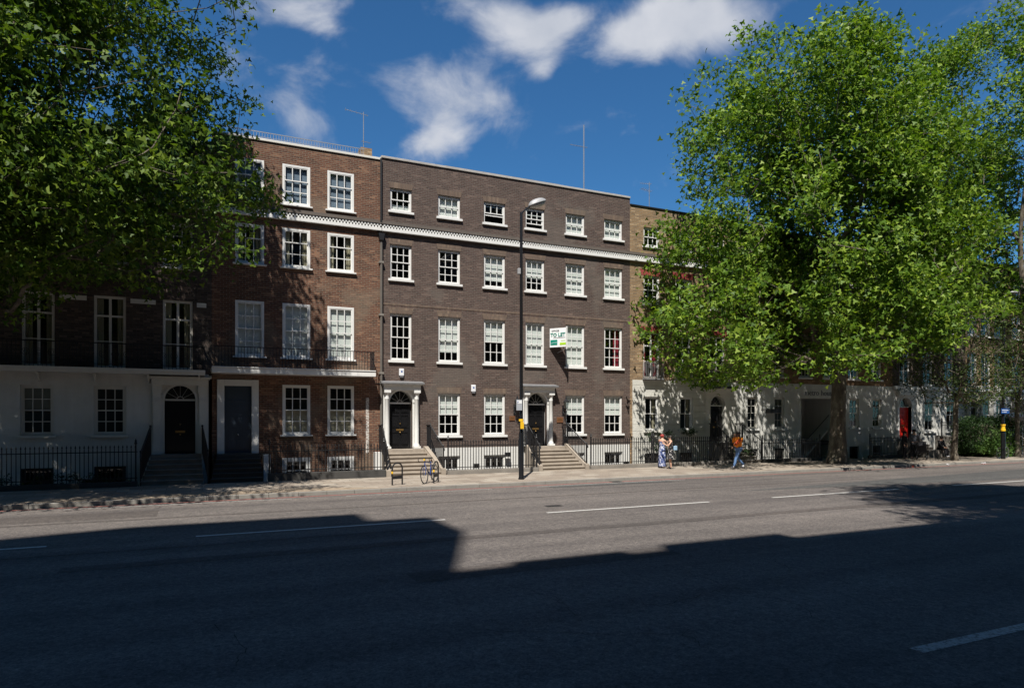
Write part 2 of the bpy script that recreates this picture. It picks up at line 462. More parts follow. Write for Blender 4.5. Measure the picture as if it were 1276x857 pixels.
def arch_panel(mb, x0, x1, z0, z1, cx, r, zs, Y, depth, bottom_open=True):
    """panel in the XZ plane with an arched opening (half width r, springing zs), thickness depth to +Y"""
    n = 16
    inner = [(cx-r, z0), (cx-r, zs)]+[(cx-r*math.cos(math.pi*k/n), zs+r*math.sin(math.pi*k/n)) for k in range(1, n)]+[(cx+r, zs), (cx+r, z0)]
    outer = []
    for (x, z) in inner:
        if z <= zs+1e-6: outer.append((x0 if x < cx else x1, z))
        else:
            dx, dz = x-cx, z-zs
            t = 1e9
            if abs(dx) > 1e-6: t = min(t, ((x1-cx) if dx > 0 else (x0-cx))/dx)
            if dz > 1e-6: t = min(t, (z1-zs)/dz)
            outer.append((cx+dx*t, zs+dz*t))
    for k in range(len(inner)-1):
        a, b = inner[k], inner[k+1]; c, d = outer[k+1], outer[k]
        mb.quad((a[0], Y, a[1]), (b[0], Y, b[1]), (c[0], Y, c[1]), (d[0], Y, d[1]))
        mb.quad((a[0], Y, a[1]), (b[0], Y, b[1]), (b[0], Y+depth, b[1]), (a[0], Y+depth, a[1]))
        # corner fill
        if abs(c[0]-d[0]) > 1e-4 and abs(c[1]-d[1]) > 1e-4:
            cor = (x0 if c[0] < cx else x1, z1)
            i = len(mb.v); mb.v += [(c[0], Y, c[1]), (d[0], Y, d[1]), (cor[0], Y, cor[1])]; mb.f.append((i, i+1, i+2))
    return mb

def fanlight(parent, cx, r, zs, Y, fmat='white_paint', bmat=None):
    m = MB(); n = 14
    pts = [(cx-r*math.cos(math.pi*k/n), Y, zs+r*math.sin(math.pi*k/n)) for k in range(n+1)]
    g = MB(); i = 0; g.v = [tuple(p) for p in pts]; g.f = [tuple(range(n+1))]
    m.box(cx-r, cx+r, Y-.05, Y-.005, zs-.05, zs+.02)
    for k in range(1, 6):
        a = math.pi*k/6
        m.tube([(cx-r*.22*math.cos(a), Y-.02, zs+r*.22*math.sin(a)), (cx-r*math.cos(a), Y-.02, zs+r*math.sin(a))], .006, 4)
    m.tube([(cx-r*.22*math.cos(math.pi*k/8), Y-.02, zs+r*.22*math.sin(math.pi*k/8)) for k in range(9)], .013, 4)
    f = m.build('fanlight', bmat or fmat, parent); g.build('pane', 'glass', f); return f

def door(parent, x0, x1, z0, z1, Y, mat='glossy_black', knobs='brass', label=None, letterbox=True, double=False):
    m = MB(); m.box(x0, x1, Y, Y+.06, z0, z1)
    w, h = x1-x0, z1-z0
    for (u0, u1) in ((.1, .46), (.54, .9)):
        for (v0, v1) in ((.07, .36), (.46, .74), (.80, .94)):
            a, b, c, d = x0+w*u0, x0+w*u1, z0+h*v0, z0+h*v1; t = .022
            m.box(a, b, Y-.018, Y+.001, c, c+t); m.box(a, b, Y-.018, Y+.001, d-t, d)
            m.box(a, a+t, Y-.017, Y+.001, c+t, d-t); m.box(b-t, b, Y-.017, Y+.001, c+t, d-t)
            m.box(a+.06, b-.06, Y-.012, Y+.001, c+.06, d-.06)
    o = m.build('door', mat, parent)
    if label: o['label'] = label
    k = MB(); k.ball((x0+w*.5, Y-.05, z0+h*.36), .035, .035, .035); k.build('knob', knobs, o, smooth=True)
    if letterbox:
        MB().box(x0+w*.33, x0+w*.67, Y-.025, Y+.0, z0+h*.395, z0+h*.435).build('letterbox', knobs, o)
        MB().tube([(x0+w*.5-.03, Y-.03, z0+h*.57), (x0+w*.5, Y-.05, z0+h*.535), (x0+w*.5+.03, Y-.03, z0+h*.57)], .012, 6).build('knocker', knobs, o)
    return o

def column(mb, cx, cy, z0, z1, r):
    h = z1-z0
    mb.box(cx-r*1.45, cx+r*1.45, cy-r*1.45, cy+r*1.45, z0, z0+.09)
    mb.lathe((cx, cy, 0), [(r*1.35, z0+.09), (r*1.38, z0+.13), (r*1.12, z0+.17), (r*1.05, z0+.2), (r, z0+.24), (r*1.02, z0+h*.35), (r*.86, z1-.42),
                          (r*.98, z1-.40), (r*.98, z1-.37), (r*.86, z1-.36), (r*.86, z1-.22), (r*1.1, z1-.2), (r*1.3, z1-.12)], 16)
    mb.box(cx-r*1.4, cx+r*1.4, cy-r*1.4, cy+r*1.4, z1-.12, z1)

def portico(parent, cx, z0, leafw, zleaf, arch_top, half, zcap, doormat='glossy_black', mat='white_paint', Y=D, canopy_out=.42, colr=.105, cols=True, doorlabel=None, capmat='lead', steps_gap=0):
    """arched door recess, engaged columns and flat canopy"""
    r = arch_top-zleaf; r = leafw/2+.02
    zs = arch_top-r
    a = MB(); arch_panel(a, cx-half+.02, cx+half-.02, z0, zcap-.3, cx, r+.03, zs, Y-.03, .42)
    # archivolt ring
    n = 18
    for k in range(n):
        t0, t1 = math.pi*k/n, math.pi*(k+1)/n
        p = [(cx-(r+q)*math.cos(t), Y-.055, zs+(r+q)*math.sin(t)) for q, t in ((.035, t0), (.035, t1), (.12, t1), (.12, t0))]
        a.prism(p, (0, .024, 0))
    sp = a.build('door_surround', mat, parent)
    # back wall of recess around the leaf + transom
    f = fanlight(parent, cx, r+.03, zs, Y+.22, mat)
    door(parent, cx-r, cx+r, z0, zs-.05, Y+.2, doormat, label=doorlabel)
    if cols:
        for sx in (-1, 1):
            c = MB(); column(c, cx+sx*(half-.06-colr), Y-.03-colr, z0, zcap-.32, colr); c.build('column', mat, parent, smooth=True)
    e = MB()
    e.box(cx-half-.0, cx+half+.0, Y-.05-2*colr, Y-.0, zcap-.32, zcap-.10)
    e.box(cx-half-.08, cx+half+.08, Y-canopy_out+.05, Y, zcap-.10, zcap-.05)
    e.build('canopy', mat, parent, bevel=.01)
    c = MB(); c.box(cx-half-.13, cx+half+.13, Y-canopy_out, Y, zcap-.05, zcap+.0)
    c.prism([(cx-half-.13, Y-canopy_out, zcap), (cx+half+.13, Y-canopy_out, zcap), (cx+half+.13, Y, zcap+.09), (cx-half-.13, Y, zcap+.09)], (0, 0, -.01))
    c.build('canopy_roof', capmat, parent)

def steps(parent, xa0, xa1, xb0, xb1, ztop, n, ytop, ybot, mat='stone_step', cheek=0., cheekmat='stone_step'):
    """flight from (xa) at door to (xb) at pavement; solid to below pavement"""
    m = MB(); y0 = ytop
    rise = ztop/n; run = (ytop-ybot)/(n-1)
    m.box(xa0, xa1, ytop, D-.0+.2, -1.7, ztop)
    for k in range(1, n):
        t0 = (k-1)/(n-1); t1 = k/(n-1); z = ztop-rise*k
        la, lb = xa0+(xb0-xa0)*t0, xa0+(xb0-xa0)*t1; ra, rb = xa1+(xb1-xa1)*t0, xa1+(xb1-xa1)*t1
        ya, yb = ytop-run*(k-1), ytop-run*k
        m.prism([(la, ya, -1.7), (ra, ya, -1.7), (rb, yb, -1.7), (lb, yb, -1.7)], (0, 0, z+1.7-.05))
        m.prism([(la-.01, ya, z-.05), (ra+.01, ya, z-.05), (rb+.01, yb-.035, z-.05), (lb-.01, yb-.035, z-.05)], (0, 0, .05))
    o = m.build('front_steps', mat, parent, bevel=.006)
    if cheek:
        for (xt, xb, s) in ((xa0, xb0, -1), (xa1, xb1, 1)):
            c = MB(); w = .2
            p = [(xt, ytop+.1, -.5), (xb, ybot-.1, -.5), (xb, ybot-.1, .26), (xb, ybot+.1, .30), (xt, ytop, ztop+.12), (xt, ytop+.1, ztop+.12)]
            i = len(c.v)
            c.v += [q for q in p]+[(q[0]+s*w, q[1], q[2]) for q in p]; k = len(p)
            c.f.append(tuple(range(k))); c.f.append(tuple(range(2*k-1, k-1, -1)))
            for j in range(k): c.f.append((j, (j+1) % k, k+(j+1) % k, k+j))
            c.build('step_cheek', cheekmat, parent, bevel=.01)
    return o

def bars_line(mb, p0, p1, z0a, z0b, z1a, z1b, sp=.13, r=.013, finial=True):
    p0, p1 = Vector(p0), Vector(p1); L = (p1-p0).length; n = max(1, int(round(L/sp)))
    for k in range(n):
        t = (k+.5)/n; p = p0.lerp(p1, t); a = z0a+(z0b-z0a)*t; b = z1a+(z1b-z1a)*t
        mb.box(p.x-r, p.x+r, p.y-r, p.y+r, a, b)
        if finial:
            i = len(mb.v); q = .024
            mb.v += [(p.x-q, p.y-q, b+.03), (p.x+q, p.y-q, b+.03), (p.x+q, p.y+q, b+.03), (p.x-q, p.y+q, b+.03), (p.x, p.y, b+.13), (p.x, p.y, b-.01)]
            for a_, b_ in ((0, 1), (1, 2), (2, 3), (3, 0)): mb.f += [(i+a_, i+b_, i+4), (i+b_, i+a_, i+5)]

def railing(x0, x1, label, plinth='stone_grey', h=1.48, y=YR, ph=.18, returns=(), group='black iron railings along the front areas'):
    t = thing('railing', ((x0+x1)/2, y, 0), label, 'railing', group)
    MB().box(x0, x1, y-.14, y+.14, -.05, ph).build('plinth', plinth, t, bevel=.015)
    b = MB(); bars_line(b, (x0, y, 0), (x1, y, 0), ph-.02, ph-.02, h-.12, h-.12)
    b.build('bars', 'iron', t)
    r = MB(); r.box(x0, x1, y-.02, y+.02, h-.27, h-.235); r.box(x0, x1, y-.018, y+.018, ph+.1, ph+.13)
    r.build('rail', 'iron', t)
    for x in (x0+.05, x1-.05):
        p = MB(); p.box(x-.024, x+.024, y-.03, y+.03, ph-.02, h)
        p.lathe((x, y, h), [(.02, 0), (.045, .03), (.05, .07), (.03, .1), (.04, .14), (.005, .22)], 8); p.build('post', 'iron', t)
    return t

def stair_railing(xt, xb, ztop, ytop, ybot, label, group='sloping iron handrails on the front steps', xwall=None):
    xw = xt if xwall is None else xwall
    t = thing('stair_railing', (xb, ybot, 0), label, 'railing', group)
    b = MB(); h = 1.05
    bars_line(b, (xw, D-.1, 0), (xt, ytop, 0), ztop, ztop, ztop+h, ztop+h, .10, .013, False)
    bars_line(b, (xt, ytop, 0), (xb, ybot, 0), ztop, .15, ztop+h, 1.15, .10, .013, False)
    b.build('bars', 'iron', t)
    r = MB(); r.tube([(xw, D-.06, ztop+h), (xt, ytop, ztop+h), (xb, ybot, 1.18), (xb, ybot-.08, 1.12), (xb, ybot-.1, 1.02)], .028, 6)
    r.tube([(xw, D-.06, ztop+.12), (xt, ytop, ztop+.12), (xb, ybot, .32)], .016, 4)
    r.build('handrail', 'iron', t)
    for (x, y, za, zb) in ((xb, ybot, .0, 1.2), (xt, ytop, ztop, ztop+h)):
        p = MB(); p.box(x-.022, x+.022, y-.022, y+.022, za, zb); p.ball((x, y, zb+.03), .04, .04, .05, 8, 6); p.build('post', 'iron', t)
    return t

def cornice(parent, X0, X1, z=10.62):
    MB().box(X0, X1, D-.15, D, z, z+.13).build('cornice', 'white_paint', parent)
    m = MB(); n = int((X1-X0)/.135)
    m2 = MB().box(X0, X1, D-.035, D, z+.12, z+.31); m2.build('frieze', 'sooty_frieze', parent)
    st = (X1-X0)/n
    for k in range(n):
        x = X0+st*k
        m.box(x, x+st*.5, D-.13, D-.034, z+.13, z+.215); m.box(x+st*.5, x+st, D-.13, D-.034, z+.216, z+.31)
    m.build('dentils', 'white_paint', parent)
    t = MB().box(X0, X1, D-.155, D, z+.31, z+.35); t.box(X0, X1, D-.07, D, z+.35, z+.47); t.build('cornice_top', 'cornice_stone', parent)
plain('sooty_frieze', (.10, .09, .08), .9)
plain('cornice_stone', (.12, .10, .085), .9, var=.3)

def shell(parent, X0, X1, ztop, brickmat, zb=-1.8, depth=9.):
    """side, back and roof of a house, and the dark rooms behind its windows"""
    m = MB(); y1 = D+depth
    m.quad((X0, D, zb), (X0, y1, zb), (X0, y1, ztop), (X0, D, ztop)); m.quad((X1, D, zb), (X1, y1, zb), (X1, y1, ztop), (X1, D, ztop))
    m.quad((X0, y1, zb), (X1, y1, zb), (X1, y1, ztop), (X0, y1, ztop))
    m.build('side_wall', brickmat, parent)
    r = MB(); r.box(X0+.005, X1-.005, D+.32, y1, ztop-.6, ztop-.45); r.build('roof', 'lead', parent)
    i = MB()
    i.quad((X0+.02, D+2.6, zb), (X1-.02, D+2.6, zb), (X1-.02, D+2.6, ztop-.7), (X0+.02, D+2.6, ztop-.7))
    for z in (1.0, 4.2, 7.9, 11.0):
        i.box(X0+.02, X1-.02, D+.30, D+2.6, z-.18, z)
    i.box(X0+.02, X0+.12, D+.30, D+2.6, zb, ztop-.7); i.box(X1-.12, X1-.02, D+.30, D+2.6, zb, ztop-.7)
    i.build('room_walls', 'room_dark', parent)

def parapet(parent, X0, X1, z, mat='coping', h=.10, out=.05):
    MB().box(X0, X1, D-out, D+.34, z, z+h).build('coping', mat, parent, bevel=.012)
    MB().box(X0, X1, D+.24, D+.30, z-.55, z).build('parapet_back', 'brick_sooty', parent)

def cutarch(mb, x0, x1, z0, h=.27, splay=.09, Y=D-.008):
    mb.prism([(x0-.02, Y, z0+.003), (x1+.02, Y, z0+.003), (x1+splay, Y, z0+h), (x0-splay, Y, z0+h)], (0, .007, 0))

# ================================================================== HOUSES
def span(a, b): return PX(a), PX(b)
GR = 'terraced houses of the long row'
# ---- house 3: dark brown brick double house
X0, X1 = PX(475), PX(785)
H3 = thing('brick_house', ((X0+X1)/2, D, 0), 'wide dark brown brick house with six window bays and two white columned doorways', 'house', GR)
cols3 = [(486, 513), (546, 573.5), (603, 629.5), (655, 678.5), (705, 728.5), (753, 775.5)]
C3 = [span(a, b) for a, b in cols3]
rows3 = {'top': (11.60, 12.60), 'second': (8.58, 10.12), 'first': (4.98, 7.06), 'ground': (1.62, 3.56), 'base': (-.55, .68)}
holes = []
wins = []
def setw(c, row, **k): wins.append((c, row, k))
for i, k in enumerate([dict(blind=.0, blind2=.30, split=.52), dict(blind=.98), dict(openb=.36, split=.5), dict(openb=.22), dict(blind=.98), dict(blind=.92)]):
    setw(i, 'top', rows=(1, 1) if i in (0, 2, 3) else (1, 1), **k)
for i, k in enumerate([dict(), dict(), dict(blind=.80), dict(blind=.60), dict(blind=.97), dict(blind=.97)]): setw(i, 'second', **k)
for i, k in enumerate([dict(), dict(blind=.80), dict(blind=.50), dict(blind=.98), dict(blind=.98), dict(curtain=('curtain_red', 'one'))]): setw(i, 'first', **k)
for i, k in ((1, dict(blind=.50)), (2, dict(blind=.50)), (4, dict(blind=.50)), (5, dict(blind=.50))): setw(i, 'ground', **k)
for i in (1, 2, 4, 5): setw(i, 'base')
for c, row, k in wins:
    z0, z1 = rows3[row]; holes.append((C3[c][0], C3[c][1], z0, z1))
d1c, d2c = PX(499.7), PX(669.5)
dhole = [(d1c-.52, d1c+.52, 1.06, 3.62), (d2c-.52, d2c+.52, 1.06, 3.62)]
m = MB(); wall(m, X0, X1, 1.06, 13.85, holes+dhole, rev=.20); m.build('wall', 'brick_dark', H3)
m = MB(); wall(m, X0, X1, -1.8, 1.06, holes, Y=D-.012, rev=.2); m.quad((X0, D-.012, 1.06), (X1, D-.012, 1.06), (X1, D, 1.06), (X0, D, 1.06)); m.build('basement_wall', 'basement_white', H3)
for c, row, k in wins:
    z0, z1 = rows3[row]
    kk = dict(k)
    if row == 'base': kk.update(sill=None, rows=(1, 1), split=.5)
    if row == 'top': kk['rows'] = (1, 1)
    kk.setdefault('rows', (2, 2))
    window(H3, C3[c][0], C3[c][1], z0, z1, inset=.07, fr=.07, **kk)
    if row != 'base':
        a = MB(); cutarch(a, C3[c][0], C3[c][1], z1, .27 if row != 'top' else .26); a.build('lintel', 'brick_dark_arch', H3)
portico(H3, d1c, 1.08, .95, 3.05, 3.60, .84, 3.98)
portico(H3, d2c, 1.08, .95, 3.05, 3.60, .84, 3.98, canopy_out=.45)
shell(H3, X0, X1, 13.85, 'brick_dark')
MB().box(X0, X1, D-.012, D, 7.42, 7.5).build('string_course', 'brick_dark_arch', H3)
cornice(H3, X0+.02, X1+.0); parapet(H3, X0, X1, 13.85)
MB().box(X0+3., X0+9, D+.1, D+2.5, 13.4, 14.02).build('roof_light', 'lead', H3)
steps(H3, d1c-.78, d1c+.86, d1c-.98, d1c+1.22, 1.06, 7, D-.62, YR-.02, cheek=1)
steps(H3, d2c-.70, d2c+1.22, d2c-.72, d2c+1.56, 1.06, 7, D-.62, YR-.02, cheek=1)

# ---- house 2: red-brown brick, three bays
X0, X1 = PX(264), PX(475)
H2 = thing('brick_house', ((X0+X1)/2, D, 0), 'red brown brick house with dark blue door and long white edged balcony', 'house', GR)
C2 = [span(293, 329), span(352, 386.5), span(408, 441)]
rows2 = {'top': (11.28, 12.95), 'second': (8.68, 10.30), 'first': (4.93, 7.18), 'ground': (1.72, 3.80), 'base': (-.3, .78)}
holes = []; wl = []
for i in range(3):
    wl.append((i, 'top', dict(rows=(1, 2), split=.62, blind=.99, blindmat='reflected_sky')))  # top-row blinds carry the painted sky reflection, set behind the glass
    wl.append((i, 'second', dict(rows=(1, 2) if i else (1, 2), split=.66, curtain=('curtain_cream', 'pair'))))
    wl.append((i, 'first', dict(rows=(2, 2), blind=.97, blindmat='blind')))
    if i:
        wl.append((i, 'ground', dict(rows=(2, 2), blind2=.5, blindmat='curtain_cream')))
        wl.append((i, 'base', dict(rows=(1, 1), fr=.13)))
for c, row, k in wl: holes.append((C2[c][0], C2[c][1], *rows2[row]))
dx0, dx1 = span(279.5, 313.5); dz1 = 3.72
dh = [(dx0, dx1, 1.02, dz1)]
m = MB(); wall(m, X0, X1, -1.8, 13.72, holes+dh, rev=.24); m.build('wall', 'brick_red', H2)
for c, row, k in wl:
    kk = dict(k); kk.setdefault('fr', .085)
    if row == 'top' and c == 0: pass
    window(H2, C2[c][0], C2[c][1], *rows2[row], inset=-.012 if row in('first', 'ground', 'base') else .0, sill='white_paint' if row != 'base' else None, sillw=.06, sillout=.10, bars=.034, **kk)
m = MB(); sw = .27
m.box(dx0-sw, dx0, D-.06, D+.2, 1.0, dz1+sw-.02); m.box(dx1, dx1+sw, D-.06, D+.2, 1.0, dz1+sw-.02); m.box(dx0, dx1, D-.058, D+.2, dz1, dz1+sw-.022)
m.build('door_surround', 'white_paint', H2, bevel=.012)
door(H2, dx0, dx1, 1.02, 3.08, D+.1, 'navy_paint', knobs='chrome', letterbox=False)
MB().box(dx0, dx1, D+.08, D+.16, 3.08, 3.14).build('transom', 'navy_paint', H2)
MB().box(dx0, dx1, D+.12, D+.15, 3.14, dz1).build('transom_panel', 'navy_paint', H2)
shell(H2, X0, X1, 13.72, 'brick_red'); cornice(H2, X0, X1-.02)
MB().box(X0, X1, D-.05, D+.34, 13.74, 13.84).build('coping', 'cream_paint', H2, bevel=.01)
MB().box(X0, X1, D+.24, D+.30, 13.2, 13.72).build('parapet_back', 'brick_sooty', H2)
# balcony
bx0, bx1 = X0-.02, PX(463); by = D-.78
bal = MB().box(bx0, bx1, by, D, 4.19, 4.40); bal.box(bx0, bx1, by-.03, D, 4.40, 4.44)
bo = bal.build('balcony', 'white_paint', H2, bevel=.01)
b = MB(); bars_line(b, (bx0+.05, by+.06, 0), (bx1-.05, by+.06, 0), 4.44, 4.44, 5.22, 5.22, .12, .009, False)
bars_line(b, (bx1-.05, by+.06, 0), (bx1-.05, D-.02, 0), 4.44, 4.44, 5.22, 5.22, .12, .009, False)
b.box(bx0+.05, bx1-.05, by+.045, by+.075, 5.22, 5.25); b.box(bx1-.065, bx1-.035, by+.06, D, 5.22, 5.25); b.box(bx0+.05, bx1-.05, by+.05, by+.07, 4.56, 4.575)
b.build('balcony_rail', 'iron', bo)
# roof terrace rail and chimney
b = MB(); rx0, rx1 = X0+.2, PX(455)
bars_line(b, (rx0, D+.15, 0), (rx1, D+.15, 0), 13.86, 13.86, 14.15, 14.15, .11, .008, False); b.box(rx0, rx1, D+.135, D+.165, 14.14, 14.17); b.box(rx0, rx1, D+.14, D+.16, 13.95, 13.965)
b.build('roof_rail', 'galv', H2)
MB().box(PX(452), PX(466), D+.36, D+1.0, 13.1, 14.32).build('chimney', 'brick_yellow', H2)
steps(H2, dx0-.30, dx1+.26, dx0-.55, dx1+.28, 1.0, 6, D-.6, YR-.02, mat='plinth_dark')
for px in (331, 468):
    m = MB(); x = PX(px); m.box(x-.12, x+.14, D-.5, D-.1, -1.5, .95); m.build('area_stair_wall', 'white_paint', H2)
# painted-out patch of brick beside the pipe
T_ = MB(); T_.box(PX(457)-.04, PX(457)+.09, D-.012, D-.004, .9, 3.3); T_.build('paint_streak', 'streak', H2) if 'streak' in MATS else None

# drain pipe between 2 and 3
t = thing('drainpipe', (X1-.02, D-.1, 0), 'grey lead drainpipe running down between red brick house and dark brick house', 'drainpipe')
x = X1-.02
m = MB(); m.tube([(x, D-.10, -1.5), (x, D-.10, 10.2), (x, D-.10, 10.45)], .055, 8); m.build('pipe', 'pipe_grey' if 'pipe_grey' in MATS else 'stone_grey', t, smooth=True)
for z in (1.9, 4.35, 6.9, 9.2): MB().box(x-.10, x+.10, D-.165, D, z, z+.09).build('bracket', 'stone_grey', t)
MB().prism([(x-.14, D-.2, 10.5), (x+.14, D-.2, 10.5), (x+.08, D-.2, 10.2), (x-.08, D-.2, 10.2)], (0, .19, 0)).build('hopper', 'iron', t)
MB().tube([(x, D-.07, 10.95), (x, D-.07, 13.8)], .045, 8).build('upper_pipe', 'iron', t)

# ---- house 1: white ground floor, sooty brick over
X0, X1 = -7.4, PX(264)
H1 = thing('brick_house', ((X0+X1)/2, D, 0), 'shaded house with white ground floor and tall balcony windows behind the left tree', 'house', GR)
C1 = [span(27, 68), span(117, 157), span(203, 240)]
gw = [span(25, 67), span(117, 157)]
rows1 = {'first': (4.30, 7.0), 'second': (8.3, 10.0), 'top': (11.1, 12.4), 'ground': (1.80, 3.62), 'base': (-.4, .62)}
uh = [(a, b, *rows1[r]) for a, b in C1 for r in ('first', 'second', 'top')]
gh = [(a, b, *rows1['ground']) for a, b in gw]; bh = [(a, b, *rows1['base']) for a, b in gw]
dc = PX(224.5)
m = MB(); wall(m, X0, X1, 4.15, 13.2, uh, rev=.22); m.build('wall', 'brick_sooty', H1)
m = MB(); wall(m, X0, X1-.12, -1.8, 4.15, gh+bh+[(dc-.54, dc+.54, 1.04, 3.68)], rev=.22, Y=D-.01); m.quad((X0, D-.01, 4.15), (X1-.12, D-.01, 4.15), (X1-.12, D, 4.15), (X0, D, 4.15)); m.quad((X1-.12, D-.01, -1.8), (X1-.12, D, -1.8), (X1-.12, D, 4.15), (X1-.12, D-.01, 4.15)); m.build('ground_floor_wall', 'stucco_white', H1)
for a, b in C1:
    window(H1, a, b, *rows1['first'], french=True, split=.74, rows=(1, 2), fr=.09, sill=None, inset=.05, fmat='cream_paint', curtain=('curtain_cream', 'pair'))
    MB().box(b+.15, b+1.0, D-.03, D, 6.78, 6.95).build('lintel', 'cream_paint', H1) if a != C1[2][0] else MB().box(b+.15, X1-.2, D-.03, D, 6.78, 6.95).build('lintel', 'cream_paint', H1)
    window(H1, a, b, *rows1['second'], rows=(2, 2), inset=.08); window(H1, a, b, *rows1['top'], rows=(1, 1), inset=.08)
for i, (a, b) in enumerate(gw):
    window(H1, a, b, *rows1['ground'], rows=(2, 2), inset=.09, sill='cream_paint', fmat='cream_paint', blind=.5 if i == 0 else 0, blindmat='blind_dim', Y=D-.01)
    window(H1, a, b, *rows1['base'], rows=(1, 1), inset=.12, sill=None, fmat='plinth_dark')
portico(H1, dc, 1.04, .98, 3.1, 3.66, .98, 4.02, mat='cream_paint', cols=False, Y=D-.01, capmat='cream_paint')
for s_ in (-1, 1):
    m = MB(); x = dc+s_*.80
    m.box(x-.13, x+.13, D-.13, D-.01, 1.04, 3.4); m.box(x-.16, x+.16, D-.17, D-.01, 3.4, 3.72); m.box(x-.16, x+.16, D-.17, D-.01, 3.1, 3.16)
    m.box(x-.16, x+.16, D-.16, D-.01, 1.04, 1.3); m.build('pilaster', 'cream_paint', H1)
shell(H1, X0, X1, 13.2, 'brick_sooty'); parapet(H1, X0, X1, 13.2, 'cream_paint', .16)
cornice(H1, X0, X1-.01)
bx0, bx1 = X0, X1-.25
bo = MB().box(bx0, bx1, D-.7, D-.012, 4.17, 4.27).box(bx0, bx1, D-.66, D-.012, 4.08, 4.17).build('balcony', 'cream_paint', H1)
for k in range(5):
    x = bx0+.7+k*1.75; MB().prism([(x-.03, D-.02, 3.75), (x-.03, D-.02, 4.07), (x-.03, D-.6, 4.07)], (.06, 0, 0)).build('bracket', 'cream_paint', bo)
b = MB(); bars_line(b, (bx0, D-.62, 0), (bx1-.04, D-.62, 0), 4.27, 4.27, 5.15, 5.15, .13, .009, False); bars_line(b, (bx1-.04, D-.62, 0), (bx1-.04, D-.02, 0), 4.27, 4.27, 5.15, 5.15, .13, .009, False)
b.box(bx0, bx1, D-.64, D-.60, 5.15, 5.19); b.box(bx1-.06, bx1-.02, D-.62, D-.02, 5.15, 5.19); b.box(bx0, bx1, D-.63, D-.61, 4.4, 4.42)
n = int((bx1-bx0)/.39)
for k in range(n):
    x = bx0+.2+k*.39
    b.tube([(x+.12*math.cos(a*math.pi/4), D-.62, 4.78+.12*math.sin(a*math.pi/4)) for a in range(9)], .008, 4, False)
    b.tube([(x+.06*math.cos(a*math.pi/4), D-.62, 4.78+.06*math.sin(a*math.pi/4)) for a in range(9)], .008, 4, False)
b.build('balcony_rail', 'iron', bo)
steps(H1, dc-1.0, dc+.75, dc-1.25, dc+.80, 1.04, 6, D-.6, YR-.02, mat='stone_grey', cheek=0)

# ---- house 4: yellow stock brick, rusticated stucco ground floor
X0, X1 = PX(785), PX(918)
H4 = thing('brick_house', ((X0+X1)/2, D, 0), 'yellow brick house with grooved cream ground floor and arched black door', 'house', GR)
C4 = [span(802, 822), span(842, 861), span(884, 903)]
r4 = {'first': (4.55, 6.95), 'second': (8.45, 9.95), 'top': (11.5, 12.5), 'ground': (1.75, 3.55), 'base': (-.4, .55)}
gw = [span(803, 820.5), span(847, 863)]
uh = [(a, b, *r4[r]) for a, b in C4 for r in ('first', 'second', 'top')]
dc = PX(893.5)
m = MB(); wall(m, X0, X1, 4.42, 13.5, uh, rev=.22); m.build('wall', 'brick_yellow', H4)
gh = [(a, b, *r4['ground']) for a, b in gw]+[(a, b, *r4['base']) for a, b in gw]+[(dc-.52, dc+.52, 1.1, 3.66)]
m = MB(); Yg = D-.03; wall(m, X0+.15, X1, -1.8, 4.42, gh, rev=.22, Y=Yg); m.quad((X0+.15, Yg, 4.42), (X1, Yg, 4.42), (X1, D, 4.42), (X0+.15, D, 4.42)); m.quad((X0+.15, Yg, -1.8), (X0+.15, D, -1.8), (X0+.15, D, 4.42), (X0+.15, Yg, 4.42)); m.build('ground_floor_wall', 'stucco_rust', H4)
m = MB(); wall(m, X0, X0+.15, -1.8, 4.42, []); m.build('wall_edge', 'brick_yellow', H4)
for i, (a, b) in enumerate(C4):
    window(H4, a, b, *r4['first'], french=True, split=.72, rows=(1, 2), fr=.08, sill=None, curtain=('curtain_red', 'pair') if i == 0 else None)
    bo = MB().box(a-.1, b+.1, D-.32, D-.03, 4.44, 4.50).build('balcony', 'lead', H4)
    q = MB(); bars_line(q, (a-.08, D-.3, 0), (b+.08, D-.3, 0), 4.5, 4.5, 5.3, 5.3, .1, .009, False); q.box(a-.09, b+.09, D-.32, D-.28, 5.3, 5.33)
    for xx in (a-.08, b+.08): bars_line(q, (xx, D-.3, 0), (xx, D-.02, 0), 4.5, 4.5, 5.3, 5.3, .1, .009, False)
    q.build('balcony_rail', 'lead', bo)
    for r_ in ('second', 'top'):
        window(H4, a, b, *r4[r_], rows=(2, 2) if r_ == 'second' else (1, 1), inset=.07)
    q = MB(); cutarch(q, a-.12, b+.12, r4['second'][1], .32, .12); q.build('lintel', 'brick_painted', H4)
    q = MB(); cutarch(q, a-.1, b+.1, r4['first'][1], .3, .12); q.build('lintel', 'brick_painted', H4)
for a, b in gw:
    window(H4, a, b, *r4['ground'], nc=2, rows=(1, 1), inset=.09, sill='cream_paint', Y=Yg, curtain=('curtain_cream', 'pair'))
    window(H4, a, b, *r4['base'], rows=(1, 1), inset=.09, sill=None, fmat='plinth_dark', Y=Yg)
portico(H4, dc, 1.1, .95, 3.1, 3.62, .9, 4.1, cols=False, mat='cream_paint', Y=Yg, canopy_out=.55, capmat='plinth_dark')
shell(H4, X0, X1, 13.5, 'brick_yellow'); parapet(H4, X0, X1, 13.5, 'iron', .08); cornice(H4, X0+.0, X1)
steps(H4, dc-.6, dc+1.2, dc-.6, dc+1.4, 1.06, 6, D-.6, YR-.02, mat='stone_grey')

